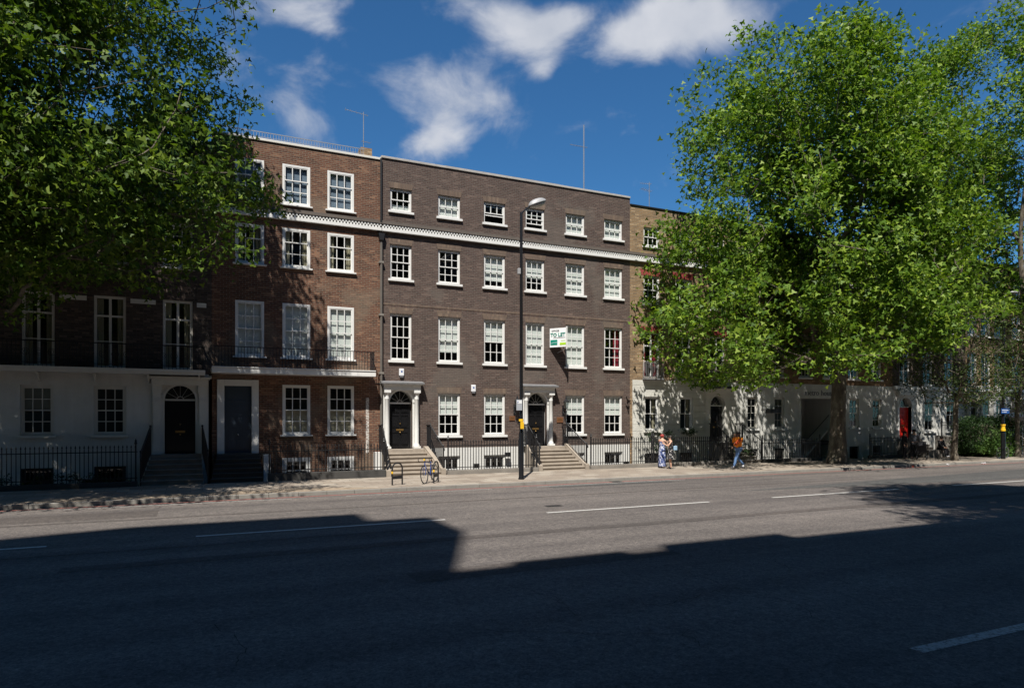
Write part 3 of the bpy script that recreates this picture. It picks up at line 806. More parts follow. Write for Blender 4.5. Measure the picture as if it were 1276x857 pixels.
# ---- house 5: long brown brick with plain white ground floor
X0, X1 = PX(918), PX(1112)
H5 = thing('brick_house', ((X0+X1)/2, D, 0), 'long brown brick building with plain white ground floor and recessed carriage entrance', 'house', GR)
C5 = [span(930, 945), span(962.5, 977.5), span(996, 1010), span(1026, 1039), span(1057, 1070.5), span(1085, 1098.5)]
g5 = [span(931, 944), span(965, 977), span(1058, 1070), span(1087, 1098)]
r5 = {'first': (4.85, 6.9), 'second': (8.2, 9.9), 'top': (11.1, 12.4), 'ground': (1.8, 3.62), 'base': (-.3, .65)}
uh = [(a, b, *r5[r]) for a, b in C5 for r in ('first', 'second', 'top')]
ex0, ex1 = span(998, 1042)
m = MB(); wall(m, X0, X1, 4.45, 13.3, uh, rev=.22); m.build('wall', 'brick_brown', H5)
gh = [(a, b, *r5['ground']) for a, b in g5]+[(a, b, *r5['base']) for a, b in g5]
m = MB(); wall(m, X0, X1, -1.8, 4.45, gh, rev=.2, Y=Yg)
# carriage entrance: hole cut with deep reveals
m = MB(); wall(m, X0, X1, -1.8, 4.45, gh+[(ex0, ex1, 0, 3.6)], rev=.2, Y=Yg)
m.quad((X0, Yg, 4.45), (X1, Yg, 4.45), (X1, D, 4.45), (X0, D, 4.45))
m.quad((ex0, D+.17, 0), (ex0, D+.17, 3.6), (ex0, D+2.4, 3.6), (ex0, D+2.4, 0)); m.quad((ex1, D+.17, 0), (ex1, D+.17, 3.6), (ex1, D+2.4, 3.6), (ex1, D+2.4, 0))
m.quad((ex0, D+.17, 3.6), (ex1, D+.17, 3.6), (ex1, D+2.4, 3.6), (ex0, D+2.4, 3.6)); m.quad((ex0, D+2.4, 0), (ex1, D+2.4, 0), (ex1, D+2.4, 3.6), (ex0, D+2.4, 3.6))
m.build('ground_floor_wall', 'stucco_white', H5)
MB().quad((ex0, D-.1, .01), (ex1, D-.1, .01), (ex1, D+2.4, .01), (ex0, D+2.4, .01)).build('entrance_floor', 'stone_grey', H5)
MB().box(ex0-.4, ex1+.2, YR-.13, D-.09, -1.7, -.012).build('entrance_bridge', 'stone_grey', H5)
q = MB().prism([(ex0+1.0, D+.5, .02), (ex0+2.9, D+.5, 1.6), (ex0+2.9, D+.5, 1.75), (ex0+.8, D+.5, .02)], (0, .8, 0)); q.build('ramp', 'cream_paint', H5)
MB().tube([(ex0+.9, D+.45, 1.0), (ex0+2.9, D+.45, 2.6)], .025, 6).build('handrail', 'iron', H5)
for i, (a, b) in enumerate(C5):
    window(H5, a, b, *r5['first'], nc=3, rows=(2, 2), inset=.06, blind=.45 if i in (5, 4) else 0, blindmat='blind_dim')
    window(H5, a, b, *r5['second'], nc=3, rows=(2, 2)); window(H5, a, b, *r5['top'], rows=(1, 1))
for a, b in g5:
    window(H5, a, b, *r5['ground'], nc=2, rows=(2, 2), inset=.1, sill='white_paint', fmat='cream_paint', Y=Yg)
    window(H5, a, b, *r5['base'], rows=(1, 1), inset=.1, sill=None, fmat='plinth_dark', Y=Yg)
# raised side steps with door hood
MB().box(PX(955)-.1, PX(966)+.1, Yg-.35, Yg, 2.7, 2.95).build('notice_box', 'iron', H5)
shell(H5, X0, X1, 13.3, 'brick_brown'); parapet(H5, X0, X1, 13.3, 'coping', .12); cornice(H5, X0, X1, 10.5)
def text3d(s, size, M, mat, parent=None, name='lettering', ext=.004, bold=0.):
    cu = bpy.data.curves.new(name, 'FONT'); cu.body = s; cu.size = size; cu.extrude = ext; cu.offset = bold; cu.align_x = 'LEFT'; cu.resolution_u = 2
    tmp = bpy.data.objects.new('t', cu); col.objects.link(tmp)
    bpy.context.view_layer.update()
    me = bpy.data.meshes.new_from_object(tmp.evaluated_get(bpy.context.evaluated_depsgraph_get()))
    bpy.data.objects.remove(tmp)
    me.transform(M); me.materials.clear(); me.materials.append(MATS[mat])
    if parent is not None: me.transform(Matrix.Translation(-Vector(ORG[parent])))
    o = bpy.data.objects.new(name, me); col.objects.link(o)
    if parent is not None: o.parent = parent
    return o
wallM = lambda x, y, z: Matrix.Translation((x, y, z)) @ Matrix.Rotation(R(90), 4, 'X')
a_ = text3d('metro', .48, wallM(PX(1002), Yg-.012, 3.78), 'sign_grey', H5, ext=.01)
text3d('house', .48, wallM(PX(1002)+max(v.co.x for v in a_.data.vertices)-min(v.co.x for v in a_.data.vertices)+.2, Yg-.012, 3.78), 'sign_grey', H5, ext=.01)

# ---- house 6: dark brick, red door
X0, X1 = PX(1112), PX(1203)
H6 = thing('brick_house', ((X0+X1)/2, D, 0), 'sooty brick house with white ground floor and bright red door under a fanlight', 'house', GR)
C6 = [span(1121, 1134), span(1150, 1162), span(1177, 1188)]
r6 = {'first': (4.65, 7.0), 'second': (8.2, 9.9), 'top': (11.0, 12.3)}
g6 = [span(1151, 1164), span(1178, 1191)]
uh = [(a, b, *r6[r]) for a, b in C6 for r in ('first', 'second', 'top')]
dc = PX(1127)
gh = [(a, b, 1.5, 3.75) for a, b in g6]+[(dc-.6, dc+.6, 1.1, 3.75)]
m = MB(); wall(m, X0, X1, 4.5, 13.6, uh, rev=.22); m.build('wall', 'brick_sooty', H6)
m = MB(); wall(m, X0, X1, -1.8, 4.5, gh, rev=.22, Y=Yg-.03); m.quad((X0, Yg-.03, 4.5), (X1, Yg-.03, 4.5), (X1, D, 4.5), (X0, D, 4.5)); m.quad((X0, Yg-.03, -1.8), (X0, D, -1.8), (X0, D, 4.5), (X0, Yg-.03, 4.5)); m.build('ground_floor_wall', 'stucco_white', H6)
for a, b in C6:
    window(H6, a, b, *r6['first'], french=True, split=.72, rows=(1, 2), fr=.10, sill='white_paint')
    window(H6, a, b, *r6['second'], rows=(2, 2)); window(H6, a, b, *r6['top'], rows=(1, 1))
for a, b in g6: window(H6, a, b, 1.5, 3.75, nc=2, rows=(1, 1), fr=.1, Y=Yg-.03)
portico(H6, dc, 1.1, 1.1, 3.0, 3.72, .85, 4.2, doormat='red_door', cols=False, mat='white_paint', Y=Yg-.03, capmat='white_paint', canopy_out=.25)
shell(H6, X0, X1, 13.6, 'brick_sooty'); parapet(H6, X0, X1, 13.6); cornice(H6, X0, X1, 10.5)
MB().box(X0, X1, Yg-.15, Yg-.03, 4.3, 4.5).build('band', 'white_paint', H6)
q = MB(); xs_ = PX(1140)
q.prism([(dc+.75, YR+.1, -.5), (dc+4.3, YR-.5, -.5), (dc+4.3, YR-.5, .25), (dc+3.6, YR-.35, .3), (dc+1.8, YR-.1, 1.25), (dc+.75, YR+.1, 1.3)], (0, .2, 0)); q.build('step_wall', 'stone_grey', H6)
steps(H6, dc-.8, dc+.8, dc-.8, dc+.8, 1.08, 6, D-.7, YR-.02, mat='stone_grey')

# ---- house 7 & 8: pale brick with stuccoed pilastered ground floor
for (pa, pb, lab, bm_, first) in ((1203, 1253, 'tan brick house with white pilasters on the ground floor behind the round hedge', 'brick_yellow', True),
                          (1253, 1330, 'tan brick house at the right edge with white ground floor and stone steps', 'brick_brown', False)):
    X0, X1 = PX(pa), PX(pb)
    H7 = thing('brick_house', ((X0+X1)/2, D, 0), lab, 'house', GR)
    n = 3; w = (X1-X0)/n; C7 = [(X0+w*(k+.5)-.55, X0+w*(k+.5)+.55) for k in range(n)]
    uh = [(a, b, *r6[r]) for a, b in C7 for r in ('first', 'second', 'top')]
    gh = [(a, b, 1.5, 3.75) for a, b in C7[1:]]
    dc = X0+w*.5
    m = MB(); wall(m, X0, X1, 4.5, 13.4, uh, rev=.22); m.build('wall', bm_, H7)
    m = MB(); wall(m, X0, X1, -1.8, 4.5, gh+[(dc-.6, dc+.6, 1.1, 3.75)], rev=.22, Y=Yg-.03); m.quad((X0, Yg-.03, 4.5), (X1, Yg-.03, 4.5), (X1, D, 4.5), (X0, D, 4.5)); m.build('ground_floor_wall', 'stucco_white', H7)
    for a, b in C7:
        window(H7, a, b, *r6['first'], french=True, split=.72, rows=(1, 2), fr=.08); window(H7, a, b, *r6['second'], rows=(2, 2)); window(H7, a, b, *r6['top'], rows=(1, 1))
    for a, b in C7[1:]: window(H7, a, b, 1.5, 3.75, nc=2, rows=(1, 1), fr=.08, Y=Yg-.03)
    portico(H7, dc, 1.1, 1.05, 3.0, 3.72, .85, 4.1, mat='white_paint', cols=True, Y=Yg-.03)
    for k in range(n+1):
        x = min(max(X0+w*k, X0+.15), X1-.15); MB().box(x-.14, x+.14, Yg-.14, Yg-.03, -.5, 4.28).build('pilaster', 'white_paint', H7)
    MB().box(X0, X1, Yg-.2, Yg-.03, 4.28, 4.5).build('band', 'white_paint', H7)
    shell(H7, X0, X1, 13.4, bm_); parapet(H7, X0, X1, 13.4); cornice(H7, X0, X1, 10.4)
    steps(H7, dc-.8, dc+.8, dc-.8, dc+.8, 1.08, 6, D-.7, YR-.02, mat='stone_step', cheek=1)

# ================================================================== GROUND
G = MB().quad((-900, -900, -1.82), (1100, -900, -1.82), (1100, 1100, -1.82), (-900, 1100, -1.82)); structure('ground', G, 'area_floor')
XA, XB = -70., 230.
structure('road', MB().quad((XA, 2.2, ZR), (XB, 2.2, ZR), (XB, YK, ZR), (XA, YK, ZR)), 'asphalt')
structure('pavement', MB().box(XA, XB, YK+.15, YR, -1.8, 0.), 'paving')
structure('near_pavement', MB().box(XA, XB, -4.02, 2.05, -1.8, 0.), 'paving')
k = MB(); x = XA
while x < XB:
    k.box(x, x+.905, YK, YK+.148, -.3, .004+rnd.uniform(-.002, .003)); x += .915
structure('kerb', k, 'kerb_stone' if 'kerb_stone' in MATS else 'stone_grey', bevel=.012)
k = MB(); x = XA
while x < XB:
    k.box(x, x+.905, 2.052, 2.2, -.3, .004); x += .915
structure('near_kerb', k, 'stone_grey', bevel=.012)
structure('pavement_verge', MB().quad((XA, YK+.16, .004), (6.4, YK+.16, .004), (4.2, YK+1.25, .004), (XA, YK+1.35, .004)), 'tan_gravel')
# front areas: pavement level continues where no area exists, beyond the row's ends
structure('forecourt', MB().box(PX(1196), XB, YR+.0, D-.07, -1.8, -.008), 'paving')
structure('end_forecourt', MB().box(XA, -7.4, YR, D+9, -1.8, -.008), 'paving')

def line(x0, x1, y, w, mat, name='road_marking', z=.004):
    return structure(name, MB().quad((x0, y-w/2, ZR+z), (x1, y-w/2, ZR+z), (x1, y+w/2, ZR+z), (x0, y+w/2, ZR+z)), mat)
structure('asphalt_patch', MB().quad((17., 18.2, ZR+.004), (31, 16.9, ZR+.004), (75, 17.4, ZR+.004), (75, YK-.0, ZR+.004)) , 'asphalt_new')
structure('asphalt_patch', MB().quad((12.0, 21.9, ZR+.004), (17.5, 21.9, ZR+.004), (17.5, 22.45, ZR+.004), (12, 22.45, ZR+.004)), 'asphalt_new')
def seam(y, w, x0, x1, seed):
    q = random.Random(seed); m = MB(); n = int((x1-x0)/1.5); pr = None
    for k in range(n+1):
        x = x0+(x1-x0)*k/n; a = y+q.uniform(-.03, .03); ww = w*q.uniform(.8, 1.1)
        if pr: m.quad((pr[0], pr[1]-pr[2]/2, ZR+.004), (x, a-ww/2, ZR+.004), (x, a+ww/2, ZR+.004), (pr[0], pr[1]+pr[2]/2, ZR+.004))
        pr = (x, a, ww)
    structure('road_seam', m, 'asphalt_seam')
seam(19.6, .22, -30, 26, 3); seam(13.6, .42, -2, 30, 5); seam(15.1, .07, -30, 5, 9)
def crack(pts, seed):
    q = random.Random(seed); m = MB(); P = [Vector((p[0], p[1], ZR+.005)) for p in pts]; out = []
    for a, b in zip(P[:-1], P[1:]):
        for k in range(8): out.append(a.lerp(b, k/8)+Vector((q.uniform(-.06, .06), q.uniform(-.06, .06), 0)))
    for a, b in zip(out[:-1], out[1:]):
        n = Vector((-(b-a).y, (b-a).x, 0)); n = n.normalized()*q.uniform(.002, .006)
        m.quad(a-n, b-n, b+n, a+n)
    structure('road_crack', m, 'asphalt_crack')
crack([(7.5, 9.6), (7.4, 8.0), (7.6, 6.9), (7.1, 6.0)], 1); crack([(7.4, 8.0), (6.0, 7.6), (5.4, 7.7)], 2); crack([(4.4, 9.6), (4.7, 8.6), (4.5, 7.6)], 4)
crack([(3.2, 7.6), (4.4, 6.9), (5.3, 6.5), (5.2, 5.9)], 6); crack([(.3, 9.2), (.6, 8.2), (.4, 7.5)], 8); crack([(9.6, 9.3), (9.1, 8.2), (9.3, 7.3), (8.8, 6.2)], 12)
for x0, x1 in ((-14.4, -8.8), (-8.3+.0, -2.6), (.1, 5.8), (8.7, 14.3), (16.9, 23.0), (26.1, 31.9), (35, 40.6), (43.6, 49.3), (52.4, 58)): line(x0, x1, 16.28, .115, 'line_white')
for x0, x1 in ((7.25, 12.9), (-1.9-8.6, -4.8), (16, 21.6), (24.7, 30.3)): line(x0, x1, 4.92, .17, 'line_faded')
for x0, x1 in ((-3.2, 2.9), (4.6, 9.8), (11.6, 18.5)): line(x0, x1, 22.52, .10, 'line_faded')
for yy in (22.93,): line(XA, 60, yy, .12, 'line_red')
# drain cover and small patches
def cover(x, y, r):
    structure('manhole_cover', MB().lathe((x, y, 0), [(r, ZR+.002), (r, ZR+.007)], 20), 'asphalt_seam')
cover(19.4, 14.6, .3)
structure('gutter_grate', MB().box(15.2, 15.65, YK-.42, YK-.03, ZR, ZR+.008), 'iron')
structure('asphalt_patch', MB().quad((-6.5, 19.95, ZR+.004), (-.8, 20.0, ZR+.004), (-.8, 21.3, ZR+.004), (-6.5, 21.25, ZR+.004)), 'asphalt_seam')
structure('asphalt_patch', MB().quad((3.2, 10.2, ZR+.004), (8.4, 10.3, ZR+.004), (8.4, 11.0, ZR+.004), (3.2, 10.95, ZR+.004)), 'asphalt_seam')
structure('drain_cover', MB().quad((9.3, 17.3, ZR+.005), (9.8, 17.3, ZR+.005), (9.8, 17.6, ZR+.005), (9.3, 17.6, ZR+.005)), 'iron')

# ================================================================== RAILINGS
d1c, d2c = PX(499.7), PX(669.5)
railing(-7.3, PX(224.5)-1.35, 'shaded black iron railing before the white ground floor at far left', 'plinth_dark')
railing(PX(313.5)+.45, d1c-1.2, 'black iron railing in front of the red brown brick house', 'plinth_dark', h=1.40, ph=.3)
railing(d1c+1.5, d2c-.95, 'sunlit black iron railing between the two columned doorways')
railing(d2c+1.86, PX(786), 'sunlit black iron railing right of the second columned doorway')
railing(PX(786)+.02, PX(884), 'leaf shaded black iron railing behind the two women')
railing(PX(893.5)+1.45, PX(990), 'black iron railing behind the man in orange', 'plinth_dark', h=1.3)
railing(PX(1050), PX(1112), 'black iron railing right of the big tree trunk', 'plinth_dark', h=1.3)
railing(PX(1140)+.3, PX(1200), 'tall black iron railing in front of the red door house', 'stone_grey', h=2.2, ph=.9, y=YR+.3)
railing(PX(1262), PX(1300), 'iron railing at the far right beside stone steps', 'stone_grey', h=1.6, y=YR+.3)
yt = D-.62
stair_railing(PX(224.5)-1.0, PX(224.5)-1.25, 1.04, yt, YR, 'curved black handrail left of the shaded arched door')
stair_railing(PX(224.5)+.78, PX(224.5)+.95, 1.04, yt, YR, 'black handrail between the arched door and dark blue door')
stair_railing(d1c-1.02, d1c-1.12, 1.06, yt, YR, 'black handrail left of the steps beside the drainpipe')
stair_railing(d1c+1.16, d1c+1.34, 1.06, yt, YR, 'black handrail right of the first columned doorway steps')
stair_railing(d2c-.82, d2c-.84, 1.06, yt, YR, 'black handrail left of the second columned doorway beside the lamp post')
stair_railing(d2c+1.34, d2c+1.68, 1.06, yt, YR, 'black handrail right of the second columned doorway steps')
stair_railing(PX(893.5)-.62, PX(893.5)-.62, 1.06, yt, YR, 'black handrail left of the cream house steps')
stair_railing(PX(893.5)+1.25, PX(893.5)+1.45, 1.06, yt, YR, 'black handrail right of the cream house steps behind the man in orange')

# raised side stair of house 5 (seen right of the man in orange)
# ================================================================== WALL FITTINGS
def lantern(x, label):
    t = thing('wall_lantern', (x, D, 3.0), label, 'lantern', 'wall lanterns beside the second doorway')
    m = MB(); m.tube([(x, D-.01, 2.72), (x, D-.18, 2.60), (x, D-.32, 2.72), (x, D-.32, 2.86)], .016, 6)
    m.tube([(x, D-.01, 3.0), (x, D-.2, 2.85), (x, D-.3, 2.8)], .012, 6); m.box(x-.05, x+.05, D-.02, D-.002, 2.55, 3.05); m.build('bracket', 'iron', t)
    m = MB(); y = D-.32
    m.lathe((x, y, 2.86), [(.05, 0), (.07, .03), (.075, .04)], 6); m.lathe((x, y, 2.86), [(.15, .36), (.16, .38), (.09, .46), (.05, .52), (.05, .56), (.02, .6), (.01, .66)], 6)
    for k in range(6):
        a = k*math.pi/3; m.tube([(x+.075*math.cos(a), y+.075*math.sin(a), 2.89), (x+.145*math.cos(a), y+.145*math.sin(a), 3.23)], .009, 4)
    m.build('lantern_frame', 'iron', t)
    MB().lathe((x, y, 2.89), [(.07, 0), (.138, .33)], 6).build('lantern_glass', 'lantern_glass', t)
T = NT('lg'); g = T.n('ShaderNodeBsdfGlossy', inp={'Roughness': .05}); tr = T.n('ShaderNodeBsdfTransparent', inp={'Color': (.6, .65, .65, 1)})
mm = T.n('ShaderNodeMixShader', inp={0: .15, 1: tr.outputs[0], 2: g.outputs[0]}); T.link(mm.outputs[0], T.out.inputs['Surface']); MATS['lantern_glass'] = T.m
lantern(PX(701.5), 'black wall lantern right of the second columned doorway')
lantern(PX(641), 'black wall lantern left of the lamp post')
def plq(px, py, w, h, mat, label):
    x, z = PX(px), PZ(px, py)
    t = thing('wall_plaque', (x, D, z), label, 'plaque', 'brown wall plaques')
    MB().box(x-w/2, x+w/2, D-.03, D-.002, z-h/2, z+h/2).build('plate', mat, t, bevel=.006)
    MB().box(x-w*.38, x+w*.38, D-.034, D-.03, z-h*.1, z-h*.02).box(x-w*.3, x+w*.3, D-.034, D-.03, z+h*.1, z+h*.18).build('inscription', 'brass', t)
plq(697.5, 523, .36, .27, 'plaque', 'brown plaque right of the second columned doorway')
plq(638, 521, .30, .22, 'plaque', 'brown plaque left of the lamp post')
def alarm(px, py, label):
    x, z = PX(px), PZ(px, py)
    t = thing('alarm_box', (x, D, z), label, 'alarm box', 'white alarm boxes on the dark brick wall')
    m = MB(); m.prism([(x-.11, D-.002, z+.17), (x+.11, D-.002, z+.17), (x+.11, D-.002, z-.15), (x-.11, D-.002, z-.15)], (0, -.08, 0)); m.build('cover', 'alarm_white', t, bevel=.02)
    MB().box(x-.08, x+.08, D-.075, D-.003, z-.22, z-.152).build('strobe', 'sign_grey', t)
    MB().lathe((0, 0, 0), [(.04, 0), (.04, .006)], 12).xform(Matrix.Translation((x, D-.082, z+.04)) @ Matrix.Rotation(R(90), 4, 'X')).build('emblem', 'sign_blue', t)
alarm(500, 464, 'white alarm box above the first doorway'); alarm(589.5, 484, 'white alarm box between two ground floor windows')
def flood(px, py, Yf, label):
    x, z = PX(px, Yf), PZ(px, py, Yf)
    t = thing('floodlight', (x, Yf, z), label, 'floodlight', 'small black floodlights in the basement areas')
    MB().box(x-.13, x+.13, Yf-.1, Yf+.03, z-.1, z+.1).build('housing', 'iron', t, bevel=.015)
    MB().box(x-.11, x+.11, Yf-.105, Yf-.101, z-.08, z+.08).build('lens', 'lantern_glass', t)
    MB().tube([(x-.1, Yf, z-.1), (x-.1, Yf, z-.2), (x+.1, Yf, z-.2), (x+.1, Yf, z-.1)], .012, 5).build('bracket', 'iron', t)
flood(593.5, 580, D-.3, 'black floodlight low between two barred basement windows'); flood(780, 577, D-.3, 'black floodlight low at the end of the white basement wall')
flood(632, 566, D-.2, 'black floodlight on the white basement wall left of the lamp post')

# TO LET board: two faces meeting at a front edge
xw, zt, zb_ = PX(684.5), PZ(684.5, 409.6), PZ(684.5, 433)
e, a_ = .81, .50
ax, ay = xw+a_, D-e
t = thing('letting_board', (ax, ay, zb_), 'white and green TO LET board hanging from the dark brick wall', 'sign board')
L = math.hypot(e-.05, a_); ux, uy = (ax-xw)/L, (ay-(D-.05))/L
def bpt(s, z): return (xw+ux*s, D-.05+uy*s, z)
bw_ = L; bh_ = zt-zb_; sk = .0
m = MB(); nrm = Vector((uy, -ux, 0))
m.prism([bpt(0, zb_), bpt(bw_, zb_+.0), bpt(bw_, zt+.0), bpt(0, zt)], tuple(nrm*-.02)); m.build('panel', 'sign_white', t)
m = MB(); m.prism([(ax, ay+.02, zb_), (ax+.35, D-.05, zb_), (ax+.35, D-.05, zt), (ax, ay+.02, zt)], (.02, .01, 0)); m.build('panel', 'sign_white', t)
MB().box(ax-.03, ax+.03, ay-.05, ay-.0, zb_-.12, zt+.05).build('post', 'white_paint', t)
MB().tube([(ax, ay, zb_-.06), (ax-.05, D, zb_-.25)], .02, 5).tube([(ax, ay, zt), (ax-.05, D, zt+.0)], .02, 5).build('stay', 'galv', t)
BM = Matrix(((ux, 0, nrm.x, 0), (uy, 0, nrm.y, 0), (0, 1, 0, 0), (0, 0, 0, 1)))
# front side normal must face the camera
nf = Vector((uy, -ux, 0))
if nf.y > 0: nf = -nf
def bm_at(s, dz, off=.012):
    p = Vector(bpt(s, zb_+dz))+nf*off
    return Matrix(((ux, 0, nf.x, p.x), (uy, 0, nf.y, p.y), (0, 1, 0, p.z), (0, 0, 0, 1)))
text3d('OFFICES', .115, bm_at(.10, bh_-.165), 'sign_grey', t)
text3d('TO LET', .245, bm_at(.045, bh_-.41), 'sign_green', t, bold=.006)
def bq(s0, s1, z0, z1, mat, name):
    c = [Vector(bpt(s0, zb_+z0)), Vector(bpt(s1, zb_+z0)), Vector(bpt(s1, zb_+z1)), Vector(bpt(s0, zb_+z1))]
    MB().prism([tuple(q+nf*.003) for q in c], tuple(nf*.005)).build(name, mat, t)
bq(.04, .42, .10, .36, 'sign_green', 'green_block'); bq(.55, bw_-.02, .09, .21, 'sign_lime', 'lime_block')
bq(.06, .40, .22, .235, 'sign_white', 'white_rule'); bq(.06, .30, .16, .172, 'sign_white', 'white_rule')
bq(.20, bw_-.06, bh_-.485, bh_-.465, 'sign_grey', 'small_print'); bq(.62, bw_-.06, .29, .315, 'sign_lime', 'lime_rule')

# antennas
def antenna(px, pyb, pyt, Yb, label, arms, dishy=False, r=.02):
    x = PX(px, Yb); z0, z1 = PZ(px, pyb, Yb), PZ(px, pyt, Yb)
    t = thing('antenna', (x, Yb, z0-.4), label, 'antenna', 'television antennas on the roofs')
    MB().tube([(x, Yb, z0-.6), (x, Yb, z1)], r, 6).build('mast', 'galv', t)
    for (dz, L, n, ang, tilt, el) in arms:
        m = MB(); c = Vector((x, Yb, z1+dz)); d = Vector((math.cos(R(ang)), math.sin(R(ang)), math.sin(R(tilt))))
        m.tube([c-d*L*.2, c+d*L*.8], .012, 4); s = Vector((-d.y, d.x, 0)).normalized()
        for k in range(n):
            p = c-d*L*.15+d*L*.93*k/(n-1); h = s*el
            m.tube([p-h, p+h], .006, 4)
        m.build('aerial', 'galv', t)
antenna(453, 183, 140, D+.7, 'thin antenna beside the small chimney of the red brown house', [(-.1, 1.0, 5, 165, 12, .16), (-1.3, .4, 3, 10, 0, .14)])
antenna(727.5, 240, 156, D+1.2, 'tall lattice mast on the dark brick roof', [(-1.15, .95, 12, 170, 4, .10)], r=.035)
antenna(809, 252, 227, D+1.5, 'small antenna on the yellow brick roof', [(-.1, .6, 6, 150, 6, .18), (-.5, .7, 7, 185, 5, .2)])

# ================================================================== STREET FURNITURE
zc = F*HC/(597-HOR); xc = (649.5-638)/F*zc
lx, ly = zc*math.sin(PHI)+xc*math.cos(PHI), zc*math.cos(PHI)-xc*math.sin(PHI)
t = thing('street_lamp', (lx, ly, 0), 'tall black street lamp on the pavement before the second columned doorway', 'street lamp')
ztop = 10.55
m = MB(); m.lathe((lx, ly, 0), [(.12, 0), (.12, .05), (.10, .08), (.10, 1.75), (.09, 1.82), (.075, 1.9), (.068, 4.5), (.056, ztop-.0), (.05, ztop+.02)], 14); m.build('pole', 'glossy_black', t, smooth=True)
hx = lx+.62; hz = 10.95
m = MB(); m.tube([(lx, ly, ztop-.25), (lx+.02, ly, ztop), (lx+.12, ly, ztop+.1), (hx-.15, ly, hz-.02)], [.045, .04, .03, .03], 8); m.build('arm', 'glossy_black', t, smooth=True)
m = MB(); m.ball((0, 0, 0), .42, .22, .19, 16, 8); m.v = [(a, b, max(c, -.03)) for a, b, c in m.v]; m.xform(Matrix.Translation((hx+.1, ly, hz+.08)) @ Matrix.Rotation(R(-22), 4, 'Y')); ho = m.build('lamp_head', 'lamp_metal', t, smooth=True)
m = MB(); m.ball((0, 0, 0), .36, .185, .13, 16, 8); m.v = [(a, b, min(c, -.005)) for a, b, c in m.v]; m.xform(Matrix.Translation((hx+.11, ly, hz+.045)) @ Matrix.Rotation(R(-22), 4, 'Y')); m.build('lens', 'lamp_lens', ho, smooth=True)
MB().box(lx-.17, lx-.06, ly-.1, ly+.04, 8.10, 8.34).build('sensor_box', 'lamp_metal', t, bevel=.02)
MB().box(lx-.27, lx-.02, ly-.135, ly-.115, 3.15-.42, 3.15).build('parking_sign', 'sign_grey2', t, bevel=.005)
MB().box(lx-.25, lx-.04, ly-.139, ly-.1352, 3.0, 3.12).build('sign_panel', 'sign_white', t)
text3d('P', .11, Matrix.Translation((lx-.24, ly-.142, 3.01)) @ Matrix.Rotation(R(90), 4, 'X'), 'sign_blue', t)
MB().box(lx-.10, lx+.04, ly-.17, ly-.116, 2.0, 2.28).build('yellow_notice', 'yellow', t, bevel=.01)
MB().lathe((lx, ly, 2.30), [(.095, 0), (.095, .09)], 14).build('band', 'yellow', t)

def hoop(x, y, ang, label, group='cycle stands'):
    t = thing('cycle_stand', (x, y, 0), label, 'cycle stand', group)
    M = Matrix.Translation((x, y, 0)) @ Matrix.Rotation(ang, 4, 'Z'); w, h = .22, .80
    pts = [(-w, 0, 0), (-w, 0, h-.2)]+[(-w*math.cos(math.pi*k/8), 0, h-.2+.2*math.sin(math.pi*k/8)) for k in range(1, 8)]+[(w, 0, h-.2), (w, 0, 0)]
    MB().tube(pts, .028, 8).xform(M).build('hoop', 'iron', t, smooth=True)
    MB().box(-w, w, -.012, .012, .22, .34).xform(M).build('plate', 'iron', t)
    MB().tube([(-w, 0, .42), (-w, 0, .50)], .034, 8).xform(M).build('band', 'yellow', t)
hoop(6.8, 24.25, R(20), 'black hoop cycle stand with yellow band before the first columned doorway')

